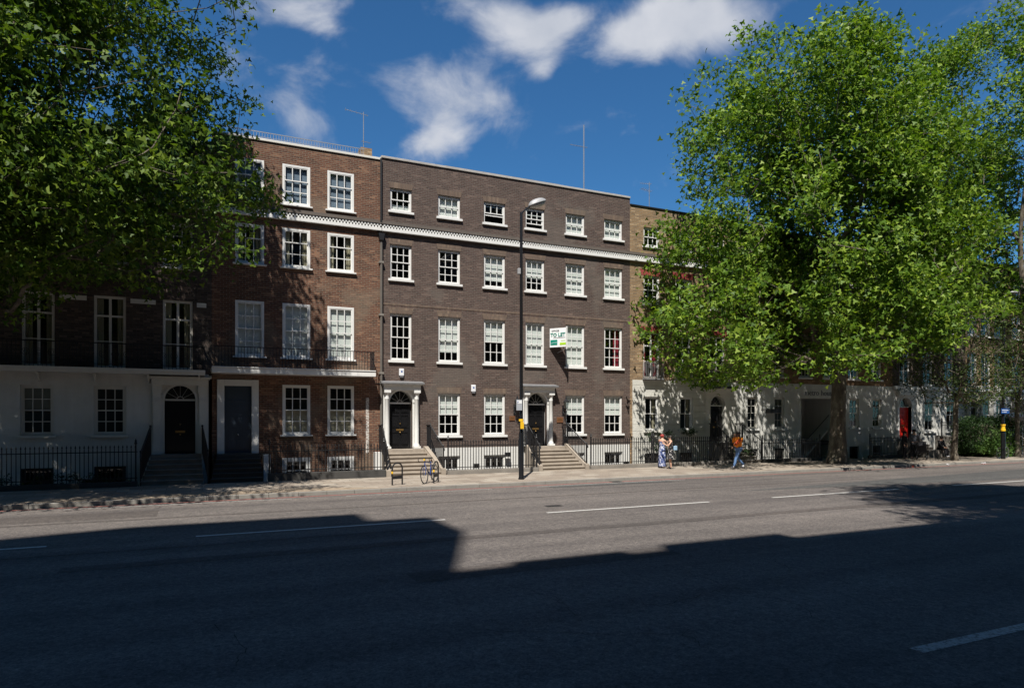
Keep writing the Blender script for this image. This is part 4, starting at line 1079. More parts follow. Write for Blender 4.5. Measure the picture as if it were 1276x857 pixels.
def bicycle(x, y, ang, lean, fmat, label, lights=True):
    t = thing('bicycle', (x, y, 0), label, 'bicycle', 'parked bicycles')
    M = Matrix.Translation((x, y, 0)) @ Matrix.Rotation(ang, 4, 'Z') @ Matrix.Rotation(lean, 4, 'X')
    r = .335; A = Vector((-.50, 0, r)); B = Vector((.50, 0, r))       # rear, front hubs
    for c, nm in ((A, 'wheel'), (B, 'wheel')):
        sp = MB()
        for k in range(14):
            a = k*math.pi/7; sp.tube([(c.x, .02*(-1)**k, c.z), (c.x+(r-.02)*math.cos(a), 0, c.z+(r-.02)*math.sin(a))], .0022, 3, False)
        sp.tube([(c.x, -.05, c.z), (c.x, .05, c.z)], .025, 8)
        sp.tube([(c.x+(r-.025)*math.cos(2*math.pi*k/28), 0, c.z+(r-.025)*math.sin(2*math.pi*k/28)) for k in range(29)], .011, 5, False)
        w = sp.xform(M).build('wheel', 'chrome', t)
        MB().tube([(c.x+r*math.cos(2*math.pi*k/28), 0, c.z+r*math.sin(2*math.pi*k/28)) for k in range(29)], .017, 6, False).xform(M).build('tyre', 'rubber', w)
    bb = Vector((-.06, 0, .27)); st = Vector((-.20, 0, .78)); ht = Vector((.36, 0, .82)); hb = Vector((.40, 0, .68))
    f = MB()
    for p, q, rr in ((bb, st, .018), (st-Vector((-.02, 0, .06)), ht, .017), (bb, hb, .02), (hb, ht, .02), (bb, A, .012), (st-Vector((0, 0, .05)), A, .010)): f.tube([p, q], rr, 8)
    for s in (-.05, .05): f.tube([hb, hb+Vector((.02, s, -.05)), B+Vector((0, s, 0))], .012, 6)
    f.xform(M).build('frame', fmat, t, smooth=True)
    MB().tube([ht, ht+Vector((-.02, 0, .1)), ht+Vector((.05, 0, .12))], .014, 6).tube([(.41, -.21, .80), (.48, -.22, .90), (.41, -.21, .95), (.41, 0, .95), (.41, .21, .95), (.48, .22, .90), (.41, .21, .80)], .013, 6).xform(M).build('handlebar', 'rubber', t, smooth=True)
    m = MB(); m.ball((-.24, 0, .92), .13, .065, .03, 10, 6); m.xform(M).build('saddle', 'rubber', t, smooth=True)
    MB().tube([(-.20, 0, .76), (-.235, 0, .9)], .013, 6).xform(M).build('seat_post', 'chrome', t)
    m = MB(); m.tube([(-.06+.09*math.cos(a*.5236), .04, .27+.09*math.sin(a*.5236)) for a in range(13)], .008, 4, False); m.tube([(-.06, .06, .27), (.02, .06, .13)], .01, 5); m.tube([(-.06, -.06, .27), (-.14, -.06, .41)], .01, 5)
    m.box(-.02, .06, .06, .14, .11, .13); m.box(-.18, -.10, -.14, -.06, .40, .42); m.xform(M).build('crank', 'iron', t)
    if lights:
        MB().box(.40, .44, -.02, .03, .86, .92).xform(M).build('front_light', 'yellow', t)
        MB().box(-.27, -.23, -.02, .02, .80, .86).xform(M).build('rear_light', 'bike_red', t)
bicycle(8.15, 24.55, R(49+180), R(4), 'bike_blue', 'blue road bicycle parked on the pavement before the first columned doorway')
bicycle(PX(1249, 24.6), 24.6, R(8), R(4), 'bike_green', 'dull green bicycle leaning by the signpost at the far right', False)
# stand the blue bike leans on
hoop(8.35, 24.45, R(49), 'black hoop cycle stand behind the blue bicycle')

# right-hand signpost
sx, sy = PX(1250, 24.2), 24.2
t = thing('sign_post', (sx, sy, 0), 'tall black lamp column with a blue street sign and yellow band at the right', 'lamp column')
MB().lathe((sx, sy, 0), [(.12, 0), (.12, 1.5), (.085, 1.62), (.075, 6), (.06, 9.5)], 12).build('pole', 'glossy_black', t, smooth=True)
MB().tube([(sx, sy, 9.4), (sx+.3, sy, 9.8), (sx+.9, sy, 9.9)], .035, 6).build('arm', 'glossy_black', t)
MB().ball((sx+1.1, sy, 9.92), .34, .16, .1, 12, 6).build('lamp_head', 'lamp_metal', t, smooth=True)
sg = MB().box(sx-.42, sx+.38, sy-.14, sy-.12, 2.68, 2.98).build('street_sign', 'sign_blue', t, bevel=.004)
MB().lathe((sx, sy, 2.25-.6), [(.125, 0), (.125, .12), (.10, .14), (.10, .30), (.125, .32), (.125, .40)], 12).build('band', 'yellow', t)
MB().box(sx-.36, sx+.32, sy-.143, sy-.1402, 2.86, 2.9).box(sx-.36, sx+.1, sy-.143, sy-.1402, 2.76, 2.79).build('sign_text_lines', 'sign_white', sg)
# estate board by the right houses
t = thing('notice_board', (PX(1266, 27.2), 27.2, 0), 'brown notice board on posts at the far right behind the hedge', 'notice board')
x = PX(1266, 27.2)
MB().box(x-.9, x+.9, 27.18, 27.22, 1.9, 2.9).build('panel', 'plaque', t); MB().box(x-.85, x-.79, 27.22, 27.28, 0, 2.9).build('post', 'white_paint', t); MB().box(x+.79, x+.85, 27.22, 27.28, 0, 2.9).build('post', 'white_paint', t)
MB().box(x-.8, x+.8, 27.172, 27.178, 2.5, 2.8).build('heading_band', 'sign_grey2', t)
# ================================================================== TREES
def leaves_mesh(name, centers, per, sig, size, mat, parent, seed, up=.55, crown_c=None, flat=.6):
    rs = np.random.RandomState(seed); C = np.repeat(np.array(centers), per, axis=0); N = len(C)
    off = rs.normal(size=(N, 3))*np.array([sig, sig, sig*flat]); P = C+off
    # leaf normals: up + outward + random
    nv = rs.normal(size=(N, 3))*.75; nv[:, 2] += up
    if crown_c is not None:
        o = P-np.array(crown_c); o /= (np.linalg.norm(o, axis=1, keepdims=True)+1e-6); nv += o*.45
    nv /= np.linalg.norm(nv, axis=1, keepdims=True)
    t = rs.normal(size=(N, 3)); t -= nv*(t*nv).sum(1, keepdims=True); t /= np.linalg.norm(t, axis=1, keepdims=True)
    b = np.cross(nv, t); s = (size*rs.uniform(.65, 1.25, N))[:, None]
    # five-lobed leaf: fan of 8 outline points, cupped
    ang = np.array([-90, -35, -5, 22, 60, 90, 120, 158, 185, 215])*math.pi/180
    rad = np.array([.12, .36, .46, .22, .30, .62, .30, .22, .46, .36])
    K = len(ang); V = np.zeros((N, K, 3), np.float32)
    cup = np.array([0, .05, .12, 0, .04, .10, .04, 0, .12, .05])*.9
    for k in range(K):
        V[:, k] = P+s*(t*math.cos(ang[k])*rad[k]+b*math.sin(ang[k])*rad[k]-nv*cup[k])
    V = V.reshape(-1, 3); o = ORG[parent]; V -= np.array(o, np.float32)
    me = bpy.data.meshes.new(name)
    me.vertices.add(N*K); me.vertices.foreach_set('co', V.ravel())
    me.loops.add(N*K); me.loops.foreach_set('vertex_index', np.arange(N*K, dtype=np.int32))
    me.polygons.add(N); me.polygons.foreach_set('loop_start', np.arange(N, dtype=np.int32)*K)
    try: me.polygons.foreach_set('loop_total', np.full(N, K, dtype=np.int32))
    except Exception: pass
    me.update(calc_edges=True); me.materials.append(MATS[mat])
    ob = bpy.data.objects.new(name, me); col.objects.link(ob); ob.parent = parent; ORG[ob] = ORG[parent]
    return ob

def grow(base, fork, r0, coarse, clumps, seed, rtip=.012):
    """pipe-model skeleton reaching every clump"""
    rs = random.Random(seed)
    nodes = []; par = []; kind = []
    n = 6
    for k in range(n+1):
        p = Vector(base).lerp(Vector(fork), k/n)+Vector((rs.uniform(-.05, .05), rs.uniform(-.05, .05), 0))*(k > 0); nodes.append(p); par.append(k-1)
    start = n
    def connect(target, pool_from, seg, bend):
        t = Vector(target); A = np.array([tuple(q) for q in nodes[pool_from:]])
        d = np.linalg.norm(A-np.array(tuple(t)), axis=1); hz = np.linalg.norm(A-np.array(tuple(nodes[start])), axis=1)
        below = np.maximum(0, A[:, 2]-t.z)
        i = int(np.argmin(d+.22*hz+1.2*below))+pool_from
        a = nodes[i]; L = (t-a).length; m = max(1, int(L/seg)); pi = i
        side = Vector((rs.uniform(-1, 1), rs.uniform(-1, 1), rs.uniform(-.6, .2)))*bend*L
        for k in range(1, m+1):
            u = k/m; q = a.lerp(t, u)+side*math.sin(math.pi*u)*(1-.3*u); nodes.append(q); par.append(pi); pi = len(nodes)-1
    for c in coarse: connect(c, start, 1.0, .10)
    for c in clumps: connect(c, start, .9, .08)
    w = [0.]*len(nodes); ch = [0]*len(nodes)
    for i in range(len(nodes)-1, 0, -1):
        if ch[i] == 0: w[i] = 1.
        w[par[i]] += w[i]; ch[par[i]] += 1
    W = w[start]; e = .5
    rr = [max(rtip, r0*.80*(x/W)**e) for x in w]
    for k in range(start+1): rr[k] = r0*(1.0-.2*k/start)
    rr[0] = r0*1.35; rr[1] = r0*1.08
    return nodes, par, rr, start
def skeleton(name, nodes, par, rr, start, parent, minr=.0):
    m = MB(); m.tube(nodes[:start+1], rr[:start+1], 14)
    for i in range(start+1, len(nodes)):
        p = par[i]; ra, rb = min(rr[p], rr[i]*1.35), rr[i]
        if rb < minr: continue
        k = 9 if rb > .1 else (6 if rb > .04 else 4)
        m.tube([nodes[p], nodes[i]], [ra, rb], k, cap=False)
    return m.build(name, 'bark', parent, smooth=True)

def squarish(q):
    return lambda a, z: (abs(math.cos(a))**3+(abs(math.sin(a))/q)**3)**(-1/3)
def interp(prof, z):
    zs = [p[0] for p in prof]; vs = [p[1] for p in prof]; return float(np.interp(z, zs, vs))
def tree(base, fork, r0, prof, ncl, per, size, mat, label, seed, name='plane_tree', group=None, cat='tree', lop=None, sig=.40, centre=None, shellp=.42, keep=None, rtip=.012, up=.55, tuft=(.78, .85), nb=18):
    rs = random.Random(seed); z0, z1 = prof[0][0], prof[-1][0]
    t = thing(name, base, label, cat, group)
    cx, cy = centre or (base[0], base[1]); pts = []
    ph = [rs.uniform(0, 6.28) for _ in range(6)]
    # branch-end clusters are grouped in larger boughs so that gaps open between them
    boughs = []
    while len(boughs) < max(14, ncl//nb):
        z = rs.uniform(z0, z1); a = rs.uniform(0, 2*math.pi)
        Rm = interp(prof, z)
        if rs.random() > (Rm/max(p[1] for p in prof))**1.2+.1: continue
        if lop: Rm *= lop(a, z)
        Rm *= 1+.08*math.sin(3*a+ph[0]+z*.5)+.07*math.sin(5*a+ph[1]-z*.9)
        u = rs.random()**shellp; boughs.append((cx+Rm*u*math.cos(a), cy+Rm*u*math.sin(a), z))
    tries = 0
    while len(pts) < ncl and tries < ncl*20:
        tries += 1
        b = rs.choice(boughs); q = (b[0]+rs.gauss(0, tuft[0]), b[1]+rs.gauss(0, tuft[0]), b[2]+rs.gauss(0, tuft[1]))
        if q[2] < z0-.4 or q[2] > z1+.3: continue
        a = math.atan2(q[1]-cy, q[0]-cx); rad = math.hypot(q[0]-cx, q[1]-cy)
        Rm = interp(prof, q[2])*(lop(a, q[2]) if lop else 1)
        if rad > Rm*1.03+.1: continue
        if keep and not keep(q): continue
        pts.append(q)
    coarse = boughs[:12]
    order = sorted(pts, key=lambda q: (Vector(q)-Vector(fork)).length)
    nd, pr, rr, st = grow(base, fork, r0, sorted(coarse, key=lambda q: -q[2]), order, seed, rtip)
    skeleton('trunk', nd, pr, rr, st, t)
    leaves_mesh('crown', pts, per, sig, size, mat, t, seed, crown_c=(cx, cy, (z0+z1)/2-1.5), up=up)
    return t
# big plane tree right of centre
bx = 31.2; byy = 25.6
profA = [(4.0, 8.0), (5.0, 10.4), (7.0, 11.2), (8.2, 11.0), (9.3, 10.0), (12, 10.0), (14.5, 9.7), (16.5, 9.3), (18.5, 8.8), (20.2, 8.0), (21.6, 6.4), (22.4, 4.2)]
lopA = squarish(.52)                             # crowns are longer along the street than across it
tree((bx, byy, -.02), (bx+.25, byy, 5.2), .42, profA, 2900, 32, .275, 'leaf_plane', 'big sunlit plane tree whose trunk stands before the white carriage entrance', 11, group='street trees on the far pavement', lop=lopA, keep=lambda q: q[2] > 4.1+max(0., q[0]-27.)*.32, nb=13, tuft=(.72, .9))
# big plane tree at left, trunk outside the frame
profL = [(6.1, 6.0), (7.0, 8.6), (9.0, 10.6), (12, 10.7), (14, 10.1), (16, 9.1), (19, 7.8), (22.5, 5.5)]
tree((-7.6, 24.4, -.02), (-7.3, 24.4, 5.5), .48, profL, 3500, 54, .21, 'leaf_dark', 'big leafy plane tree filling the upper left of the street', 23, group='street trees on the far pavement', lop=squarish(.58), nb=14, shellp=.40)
# big tree further right
profB = [(8.5, 3.0), (10., 7.5), (12, 9.8), (16, 10.2), (20, 9.6), (24, 8.4), (26.5, 6.0), (28, 2.5)]
tree((48.6, 24.6, -.02), (48.8, 24.6, 5.5), .36, profB, 1900, 34, .27, 'leaf_plane', 'tall plane tree at the right edge beyond the signpost', 31, group='street trees on the far pavement')
# slender small-leaved trees
profC = [(2.9, 1.2), (3.6, 2.6), (5, 3.3), (7, 3.3), (9, 2.5), (10.5, 1.0)]
tree((PX(1190, 24.5), 24.5, -.02), (PX(1190, 24.5)+.05, 24.5, 3.3), .16, profC, 330, 30, .12, 'leaf_small', 'slender young tree with sparse dark leaves left of the round hedge', 41, name='young_tree', group='street trees on the far pavement', sig=.38, shellp=.6, rtip=.014)
tree((PX(1268, 25.2), 25.2, -.02), (PX(1268, 25.2), 25.2, 3.4), .15, profC, 330, 30, .12, 'leaf_small', 'slender young tree with sparse leaves at the right edge', 43, name='young_tree', group='street trees on the far pavement', sig=.38, shellp=.6, rtip=.014)
# near-side tree whose crown shades the road at right
profN = [(14, 2.), (16, 4.6), (19, 5.6), (22, 5.0), (25.5, 2.2)]
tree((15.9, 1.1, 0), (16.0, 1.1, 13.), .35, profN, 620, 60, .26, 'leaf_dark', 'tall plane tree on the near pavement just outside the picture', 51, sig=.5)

def hedge():
    x0, x1 = PX(1202, 26.5), PX(1263, 26.5); y0, y1 = 25.7, 27.5; rs = random.Random(4)
    t = thing('hedge', ((x0+x1)/2, (y0+y1)/2, 0), 'dense dark green rounded hedge beside the signpost', 'hedge')
    m = MB(); m.ball(((x0+x1)/2, (y0+y1)/2, 1.15), (x1-x0)/2-.35, .7, .95, 16, 8); m.build('branches', 'bark', t)
    pts = []
    while len(pts) < 420:
        a = [rs.uniform(-1, 1) for _ in range(3)]
        l = (abs(a[0])**4+abs(a[1])**4+abs(a[2])**4)**.25
        if l < .1: continue
        k = rs.uniform(.82, 1.0)/l
        z = 1.22+a[2]*k*1.15
        if z < 0.05: continue
        pts.append(((x0+x1)/2+a[0]*k*(x1-x0)/2, (y0+y1)/2+a[1]*k*.95, z))
    leaves_mesh('foliage', pts, 60, .16, .10, 'leaf_hedge', t, 5, crown_c=((x0+x1)/2, (y0+y1)/2, 1.2), flat=1.)
    t = thing('bush', (x0+1.3, y0-.35, 0), 'low bright green bush in front of the dark hedge', 'bush')
    pts = [(x0+1.6+rs.gauss(0, .8), y0-.25+rs.gauss(0, .18), abs(rs.gauss(.55, .4))+.1) for _ in range(90)]
    s = MB()
    for k in range(9): s.tube([(x0+1.3+rs.uniform(-.2, .2), y0-.3, 0), (x0+1.6+rs.uniform(-1, 1), y0-.25, rs.uniform(.5, 1.1))], .012, 4)
    s.build('stems', 'bark', t)
    leaves_mesh('foliage', pts, 45, .13, .11, 'leaf_bush', t, 6, flat=1.)
hedge()
# planters' greenery in the areas (window boxes, weeds)
def plant(x, y, z, n, w, h, label, mat='leaf_hedge', name='shrub', seed=1, leaf=.09):
    rs = random.Random(seed); t = thing(name, (x, y, z), label, 'plant', 'small plants in the front areas')
    s = MB()
    for k in range(7): s.tube([(x+rs.uniform(-.1, .1), y, z), (x+rs.uniform(-w, w)*.7, y+rs.uniform(-.1, .1), z+h*rs.uniform(.5, 1))], .008, 4)
    s.build('stems', 'bark', t)
    leaves_mesh('foliage', [(x+rs.uniform(-w, w), y+rs.gauss(0, .12), z+h*rs.random()**.8) for _ in range(n)], 26, .09, leaf, mat, t, seed, flat=1.)
plant(PX(811), YR+.9, .6, 34, .75, 1.1, 'dark shrub in the area below the cream house window', seed=3)
plant(PX(855), D-.22, 1.55, 14, .5, .22, 'window box greenery on the cream house sill', seed=4, name='window_box_plant')
plant(PX(905), YR+.5, .0, 24, .6, .7, 'dark shrub beside the steps behind the man in orange', seed=5)
plant(PX(60), YR+.35, -.1, 40, 1.6, .5, 'low weeds at the foot of the left railing', seed=6)
plant(PX(145), YR+.3, -.1, 26, .7, .4, 'low weeds beside the shaded left steps', seed=8)

# ================================================================== PEOPLE
def skinmesh(verts, edges, radii, sub=1):
    me = bpy.data.meshes.new('sk'); me.from_pydata(verts, edges, []); me.update()
    ob = bpy.data.objects.new('sk', me); col.objects.link(ob)
    mo = ob.modifiers.new('s', 'SKIN'); mo.use_smooth_shade = True
    if not me.skin_vertices: 
        bpy.context.view_layer.objects.active = ob
    lay = me.skin_vertices[0].data
    for i, r in enumerate(radii):
        lay[i].radius = (r, r) if not isinstance(r, tuple) else r
        lay[i].use_root = (i == 0)
    ss = ob.modifiers.new('u', 'SUBSURF'); ss.levels = sub; ss.render_levels = sub
    bpy.context.view_layer.update()
    out = bpy.data.meshes.new_from_object(ob.evaluated_get(bpy.context.evaluated_depsgraph_get()))
    bpy.data.objects.remove(ob)
    return out
def put(me, name, mat, parent, M):
    me.transform(M); me.transform(Matrix.Translation(-Vector(ORG[parent])))
    me.materials.clear(); me.materials.append(MATS[mat]); me.name = name
    me.polygons.foreach_set('use_smooth', [True]*len(me.polygons))
    o = bpy.data.objects.new(name, me); col.objects.link(o); o.parent = parent; ORG[o] = ORG[parent]; return o
def person(x, y, face, h, label, pose, skin='skin', hair='hair_dark', outfit=(), hairlong=False, group=None):
    """local axes: +y forward, +x right; heights for a 1.75 m body scaled by h"""
    t = thing('person', (x, y, 0), label, 'person', group)
    M = Matrix.Translation((x, y, 0)) @ Matrix.Rotation(face, 4, 'Z') @ Matrix.Scale(h/1.75, 4)
    J = dict(pel=(0, 0, .95), bel=(0, .01, 1.08), che=(0, .0, 1.28), sho=(0, -.01, 1.43), nek=(0, .01, 1.50), hea=(0, .025, 1.60), top=(0, .02, 1.69),
             hipL=(-.09, 0, .90), hipR=(.09, 0, .90), kneL=(-.10, .02, .50), kneR=(.10, .02, .50), ankL=(-.10, -.02, .09), ankR=(.10, -.02, .09), toeL=(-.11, .14, .04), toeR=(.11, .14, .04),
             armL=(-.18, -.01, 1.41), armR=(.18, -.01, 1.41), elbL=(-.24, -.02, 1.14), elbR=(.24, -.02, 1.14), wriL=(-.25, .05, .90), wriR=(.25, .05, .90))
    J.update(pose)
    order = list(J); idx = {k: i for i, k in enumerate(order)}; V = [J[k] for k in order]
    rad = dict(pel=.125, bel=.115, che=.135, sho=.085, nek=.055, hea=.088, top=.07, hipL=.09, hipR=.09, kneL=.058, kneR=.058, ankL=.04, ankR=.04, toeL=.032, toeR=.032,
               armL=.052, armR=.052, elbL=.038, elbR=.038, wriL=.026, wriR=.026)
    E = [('pel', 'bel'), ('bel', 'che'), ('che', 'sho'), ('sho', 'nek'), ('nek', 'hea'), ('hea', 'top'), ('pel', 'hipL'), ('pel', 'hipR'), ('hipL', 'kneL'), ('hipR', 'kneR'), ('kneL', 'ankL'), ('kneR', 'ankR'),
         ('ankL', 'toeL'), ('ankR', 'toeR'), ('sho', 'armL'), ('sho', 'armR'), ('armL', 'elbL'), ('armR', 'elbR'), ('elbL', 'wriL'), ('elbR', 'wriR')]
    E = [(idx[a], idx[b]) for a, b in E]; Rr = [rad[k] for k in order]
    # hands: palm plus five bent fingers
    for s in 'LR':
        w = Vector(J['wri'+s]); d = (w-Vector(J['elb'+s])).normalized(); side = d.cross(Vector((1, 0, 0)));
        if side.length < .2: side = d.cross(Vector((0, 1, 0)))
        side.normalize(); curl = side.cross(d).normalized()
        pm = w+d*.06; V.append(tuple(pm)); Rr.append(.026); pi = len(V)-1; E.append((idx['wri'+s], pi))
        for k, (o_, L_) in enumerate(((-.03, .06), (-.012, .075), (.008, .08), (.027, .068))):
            a = pm+side*o_+d*.035; b = a+d*L_*.55+curl*.008; c = b+d*L_*.35+curl*.03
            for q, r_ in ((a, .0105), (b, .0095), (c, .008)): V.append(tuple(q)); Rr.append(r_)
            n = len(V); E += [(pi, n-3), (n-3, n-2), (n-2, n-1)]
        a = w+d*.03+side*-.035; b = a+d*.035-side*.02+curl*.012
        V += [tuple(a), tuple(b)]; Rr += [.011, .009]; n = len(V); E += [(idx['wri'+s], n-2), (n-2, n-1)]
    body = put(skinmesh(V, E, Rr, 1), 'body', skin, t, M)
    hd = Vector(J['hea']); fw = (Vector((0, 1, 0)) if 'look' not in pose else Vector(pose['look'])).normalized()
    def ball(name, c, rx, ry, rz, mat):
        m = MB(); m.ball(tuple(c), rx, ry, rz, 10, 8); m.xform(M); return m.build(name, mat, t, smooth=True)
    rt = fw.cross(Vector((0, 0, 1))).normalized()
    for s in (-1, 1): ball('eye', hd+fw*.082+rt*.032*s+Vector((0, 0, .015)), .011, .008, .008, 'eye_dark')
    ball('nose', hd+fw*.098-Vector((0, 0, .012)), .012, .016, .02, skin)
    ball('mouth', hd+fw*.082-Vector((0, 0, .052)), .022, .010, .007, 'hair_red')
    for s in (-1, 1): ball('ear', hd+rt*.088*s, .012, .022, .03, skin)
    m = MB(); c = hd+Vector((0, 0, .045))-fw*.018; m.ball(tuple(c), .104, .112, .092, 14, 10)
    if hairlong: m.ball(tuple(hd-fw*.06-Vector((0, 0, .10))), .085, .055, .17, 12, 8)
    m.xform(M); m.build('hair', hair, t, smooth=True)
    for name, mat, parts, ex in outfit:
        if parts == 'dress':
            zt, zb2, r1, r2 = ex; p = Vector(J['pel']); m = MB()
            prof = [(.155, zt), (.135, 1.12), (.16, .98), (.18, .88), (r1, (zb2+.88)/2), (r2, zb2)]
            m.lathe((p.x, p.y, 0), prof[::-1], 18, sy=.78); m.xform(M); m.build(name, mat, t, smooth=True); continue
        ks = {'top': ['pel', 'bel', 'che', 'sho', 'armL', 'elbL', 'wriL', 'armR', 'elbR', 'wriR'], 'vest': ['pel', 'bel', 'che', 'sho'], 'tee': ['pel', 'bel', 'che', 'sho', 'armL', 'armR'],
              'sleeve': ['armL', 'elbL', 'wriL'], 'sleeveR': ['armR', 'elbR', 'wriR'], 'legs': ['pel', 'hipL', 'kneL', 'ankL', 'hipR', 'kneR', 'ankR'], 'shorts': ['pel', 'hipL', 'kneL', 'hipR', 'kneR'], 'shoeL': ['ankL', 'toeL'], 'shoeR': ['ankR', 'toeR']}[parts]
        ii = {k: n for n, k in enumerate(ks)}
        ee = [(ii[order[a]], ii[order[b]]) for a, b in E[:20] if order[a] in ii and order[b] in ii]
        put(skinmesh([J[k] for k in ks], ee, [(rad[k]*(.80 if parts == 'legs' and k == 'pel' else 1))+ex for k in ks], 1), name, mat, t, M)
    return t
# man in orange walking left, hand to his ear
def gpt(px, py):
    zc = F*HC/(py-HOR); xc = (px-638)/F*zc
    return zc*math.sin(PHI)+xc*math.cos(PHI), zc*math.cos(PHI)-xc*math.sin(PHI)
mx, my = gpt(920.5, 583.6)
person(mx, my, R(78), 1.80, 'person in an orange jacket and blue jeans walking along the pavement', dict(
    kneL=(-.10, .20, .52), ankL=(-.10, .30, .09), toeL=(-.10, .46, .06), kneR=(.10, .02, .50), ankR=(.10, -.34, .16), toeR=(.10, -.22, .04),
    elbL=(-.24, .20, 1.24), wriL=(-.28, .42, 1.06), elbR=(.30, .12, 1.20), wriR=(.17, .13, 1.46)),
    skin='skin_brown', outfit=(('trousers', 'jeans', 'legs', .018), ('jacket', 'orange_cloth', 'top', .035), ('sleeve', 'orange_red_cloth', 'sleeve', .040), ('shoe', 'shoe_white', 'shoeL', .016), ('shoe', 'shoe_white', 'shoeR', .016)))
wx, wy = gpt(825, 583)
person(wx, wy, R(-70), 1.66, 'person in a long blue patterned dress with red hair facing a friend by the railing', dict(
    elbL=(-.22, .20, 1.20), wriL=(-.12, .36, 1.30), elbR=(.22, .20, 1.20), wriR=(.12, .36, 1.30)), hair='hair_red', hairlong=False,
    outfit=(('dress', 'dress_blue', 'dress', (1.36, .10, .19, .20)), ('shoe', 'shoe_white', 'shoeL', .01), ('shoe', 'shoe_white', 'shoeR', .01)))
wx2, wy2 = gpt(835.5, 584)
person(wx2, wy2, R(60), 1.62, 'person in a short black and white patterned dress with back turned by the railing', dict(
    elbL=(-.24, .16, 1.18), wriL=(-.14, .30, 1.26), elbR=(.24, .16, 1.18), wriR=(.12, .30, 1.30)), hair='hair_dark', hairlong=True,
    outfit=(('dress', 'dress_black', 'dress', (1.42, .52, .21, .27)), ('shoe', 'cloth_black', 'shoeL', .01), ('shoe', 'cloth_black', 'shoeR', .01)))
# shoulder bag of the second woman
bgx = wx2+.19; t = thing('handbag', (bgx, wy2-.12, .95), 'pale blue handbag held by the person in the black and white dress', 'bag')
MB().box(bgx-.1, bgx+.1, wy2-.16, wy2-.08, .88, 1.10).build('bag_body', 'handbag_blue', t, bevel=.03); MB().tube([(bgx-.08, wy2-.12, 1.08), (bgx-.05, wy2-.1, 1.30), (bgx+.05, wy2-.1, 1.30), (bgx+.08, wy2-.12, 1.08)], .008, 5).build('strap', 'cloth_black', t)
# couple with a pushchair in the shade
cx1, cy1 = gpt(1127, 571.5); cx2, cy2 = gpt(1139, 571.8)
person(cx1, cy1, R(200), 1.66, 'person in dark clothes standing in tree shade left of the pushchair', {}, outfit=(('trousers', 'cloth_black', 'legs', .018), ('coat', 'cloth_black', 'top', .03), ('shoe', 'cloth_black', 'shoeL', .012), ('shoe', 'cloth_black', 'shoeR', .012)), hairlong=True)
person(cx2, cy2, R(-60), 1.78, 'person in a grey top and dark trousers pushing the pushchair', dict(elbL=(-.24, .12, 1.18), wriL=(-.2, .36, 1.02), elbR=(.24, .12, 1.18), wriR=(.2, .36, 1.02)), outfit=(('trousers', 'cloth_black', 'legs', .02), ('top', 'cloth_grey', 'top', .03), ('shoe', 'cloth_black', 'shoeL', .012), ('shoe', 'cloth_black', 'shoeR', .012)))
def pram(x, y, ang):
    t = thing('pushchair', (x, y, 0), 'dark pushchair in the tree shade with a person behind it', 'pushchair')
    M = Matrix.Translation((x, y, 0)) @ Matrix.Rotation(ang, 4, 'Z')
    for sx_ in (-.24, .24):
        for sy_ in (-.32, .32):
            m = MB(); m.tube([(sx_, sy_+.12*math.cos(k*math.pi/6), .13+.12*math.sin(k*math.pi/6)) for k in range(13)], .02, 6, False); m.tube([(sx_-.03, sy_, .13), (sx_+.03, sy_, .13)], .03, 8); m.xform(M).build('wheel', 'rubber', t)
    m = MB()
    for s in (-.24, .24): m.tube([(s, .32, .14), (s*.9, -.1, .6), (s*.9, -.45, 1.02)], .014, 6).tube([(s, -.32, .14), (s*.9, .05, .6)], .014, 6)
    m.tube([(-.22, -.45, 1.02), (.22, -.45, 1.02)], .018, 6); m.xform(M).build('frame', 'iron', t)
    MB().prism([(-.2, -.2, .85), (-.2, -.08, .42), (-.2, .30, .38), (-.2, .32, .50), (-.2, .02, .52), (-.2, -.12, .88)], (.4, 0, 0)).xform(M).build('seat', 'cloth_black', t)
    m = MB(); m.ball((0, -.05, .82), .23, .26, .24, 14, 8); m.v = [(a, b, max(c, .80)) for a, b, c in m.v]; m.xform(M).build('hood', 'cloth_black', t, smooth=True)
px_, py_ = gpt(1149, 572.5); pram(px_, py_, R(-60))
# seated pair near the young tree
sx1, sy1 = gpt(1176, 569.5)
t = thing('low_wall', (sx1, sy1+.25, 0), 'low stone ledge on which the person in the tree shade sits', 'wall'); MB().box(sx1-1.4, sx1+1.4, sy1+.05, sy1+.5, 0, .45).build('ledge', 'stone_grey', t, bevel=.02)
sit = dict(pel=(0, 0, .56), bel=(0, .04, .69), che=(0, .07, .89), sho=(0, .08, 1.04), nek=(0, .10, 1.11), hea=(0, .13, 1.20), top=(0, .14, 1.29), hipL=(-.09, .02, .53), hipR=(.09, .02, .53), kneL=(-.12, .44, .50), kneR=(.12, .44, .50),
           ankL=(-.12, .42, .09), ankR=(.12, .46, .09), toeL=(-.12, .58, .04), toeR=(.12, .62, .04), armL=(-.18, .08, 1.02), armR=(.18, .08, 1.02), elbL=(-.24, .14, .76), elbR=(.24, .14, .76), wriL=(-.1, .34, .62), wriR=(.1, .34, .62))
person(sx1, sy1+.25, R(180), 1.72, 'person in dark clothes sitting on the low ledge left of the young tree trunk', sit, outfit=(('trousers', 'cloth_black', 'legs', .018), ('jacket', 'cloth_black', 'top', .03), ('shoe', 'shoe_white', 'shoeL', .012), ('shoe', 'shoe_white', 'shoeR', .012)))
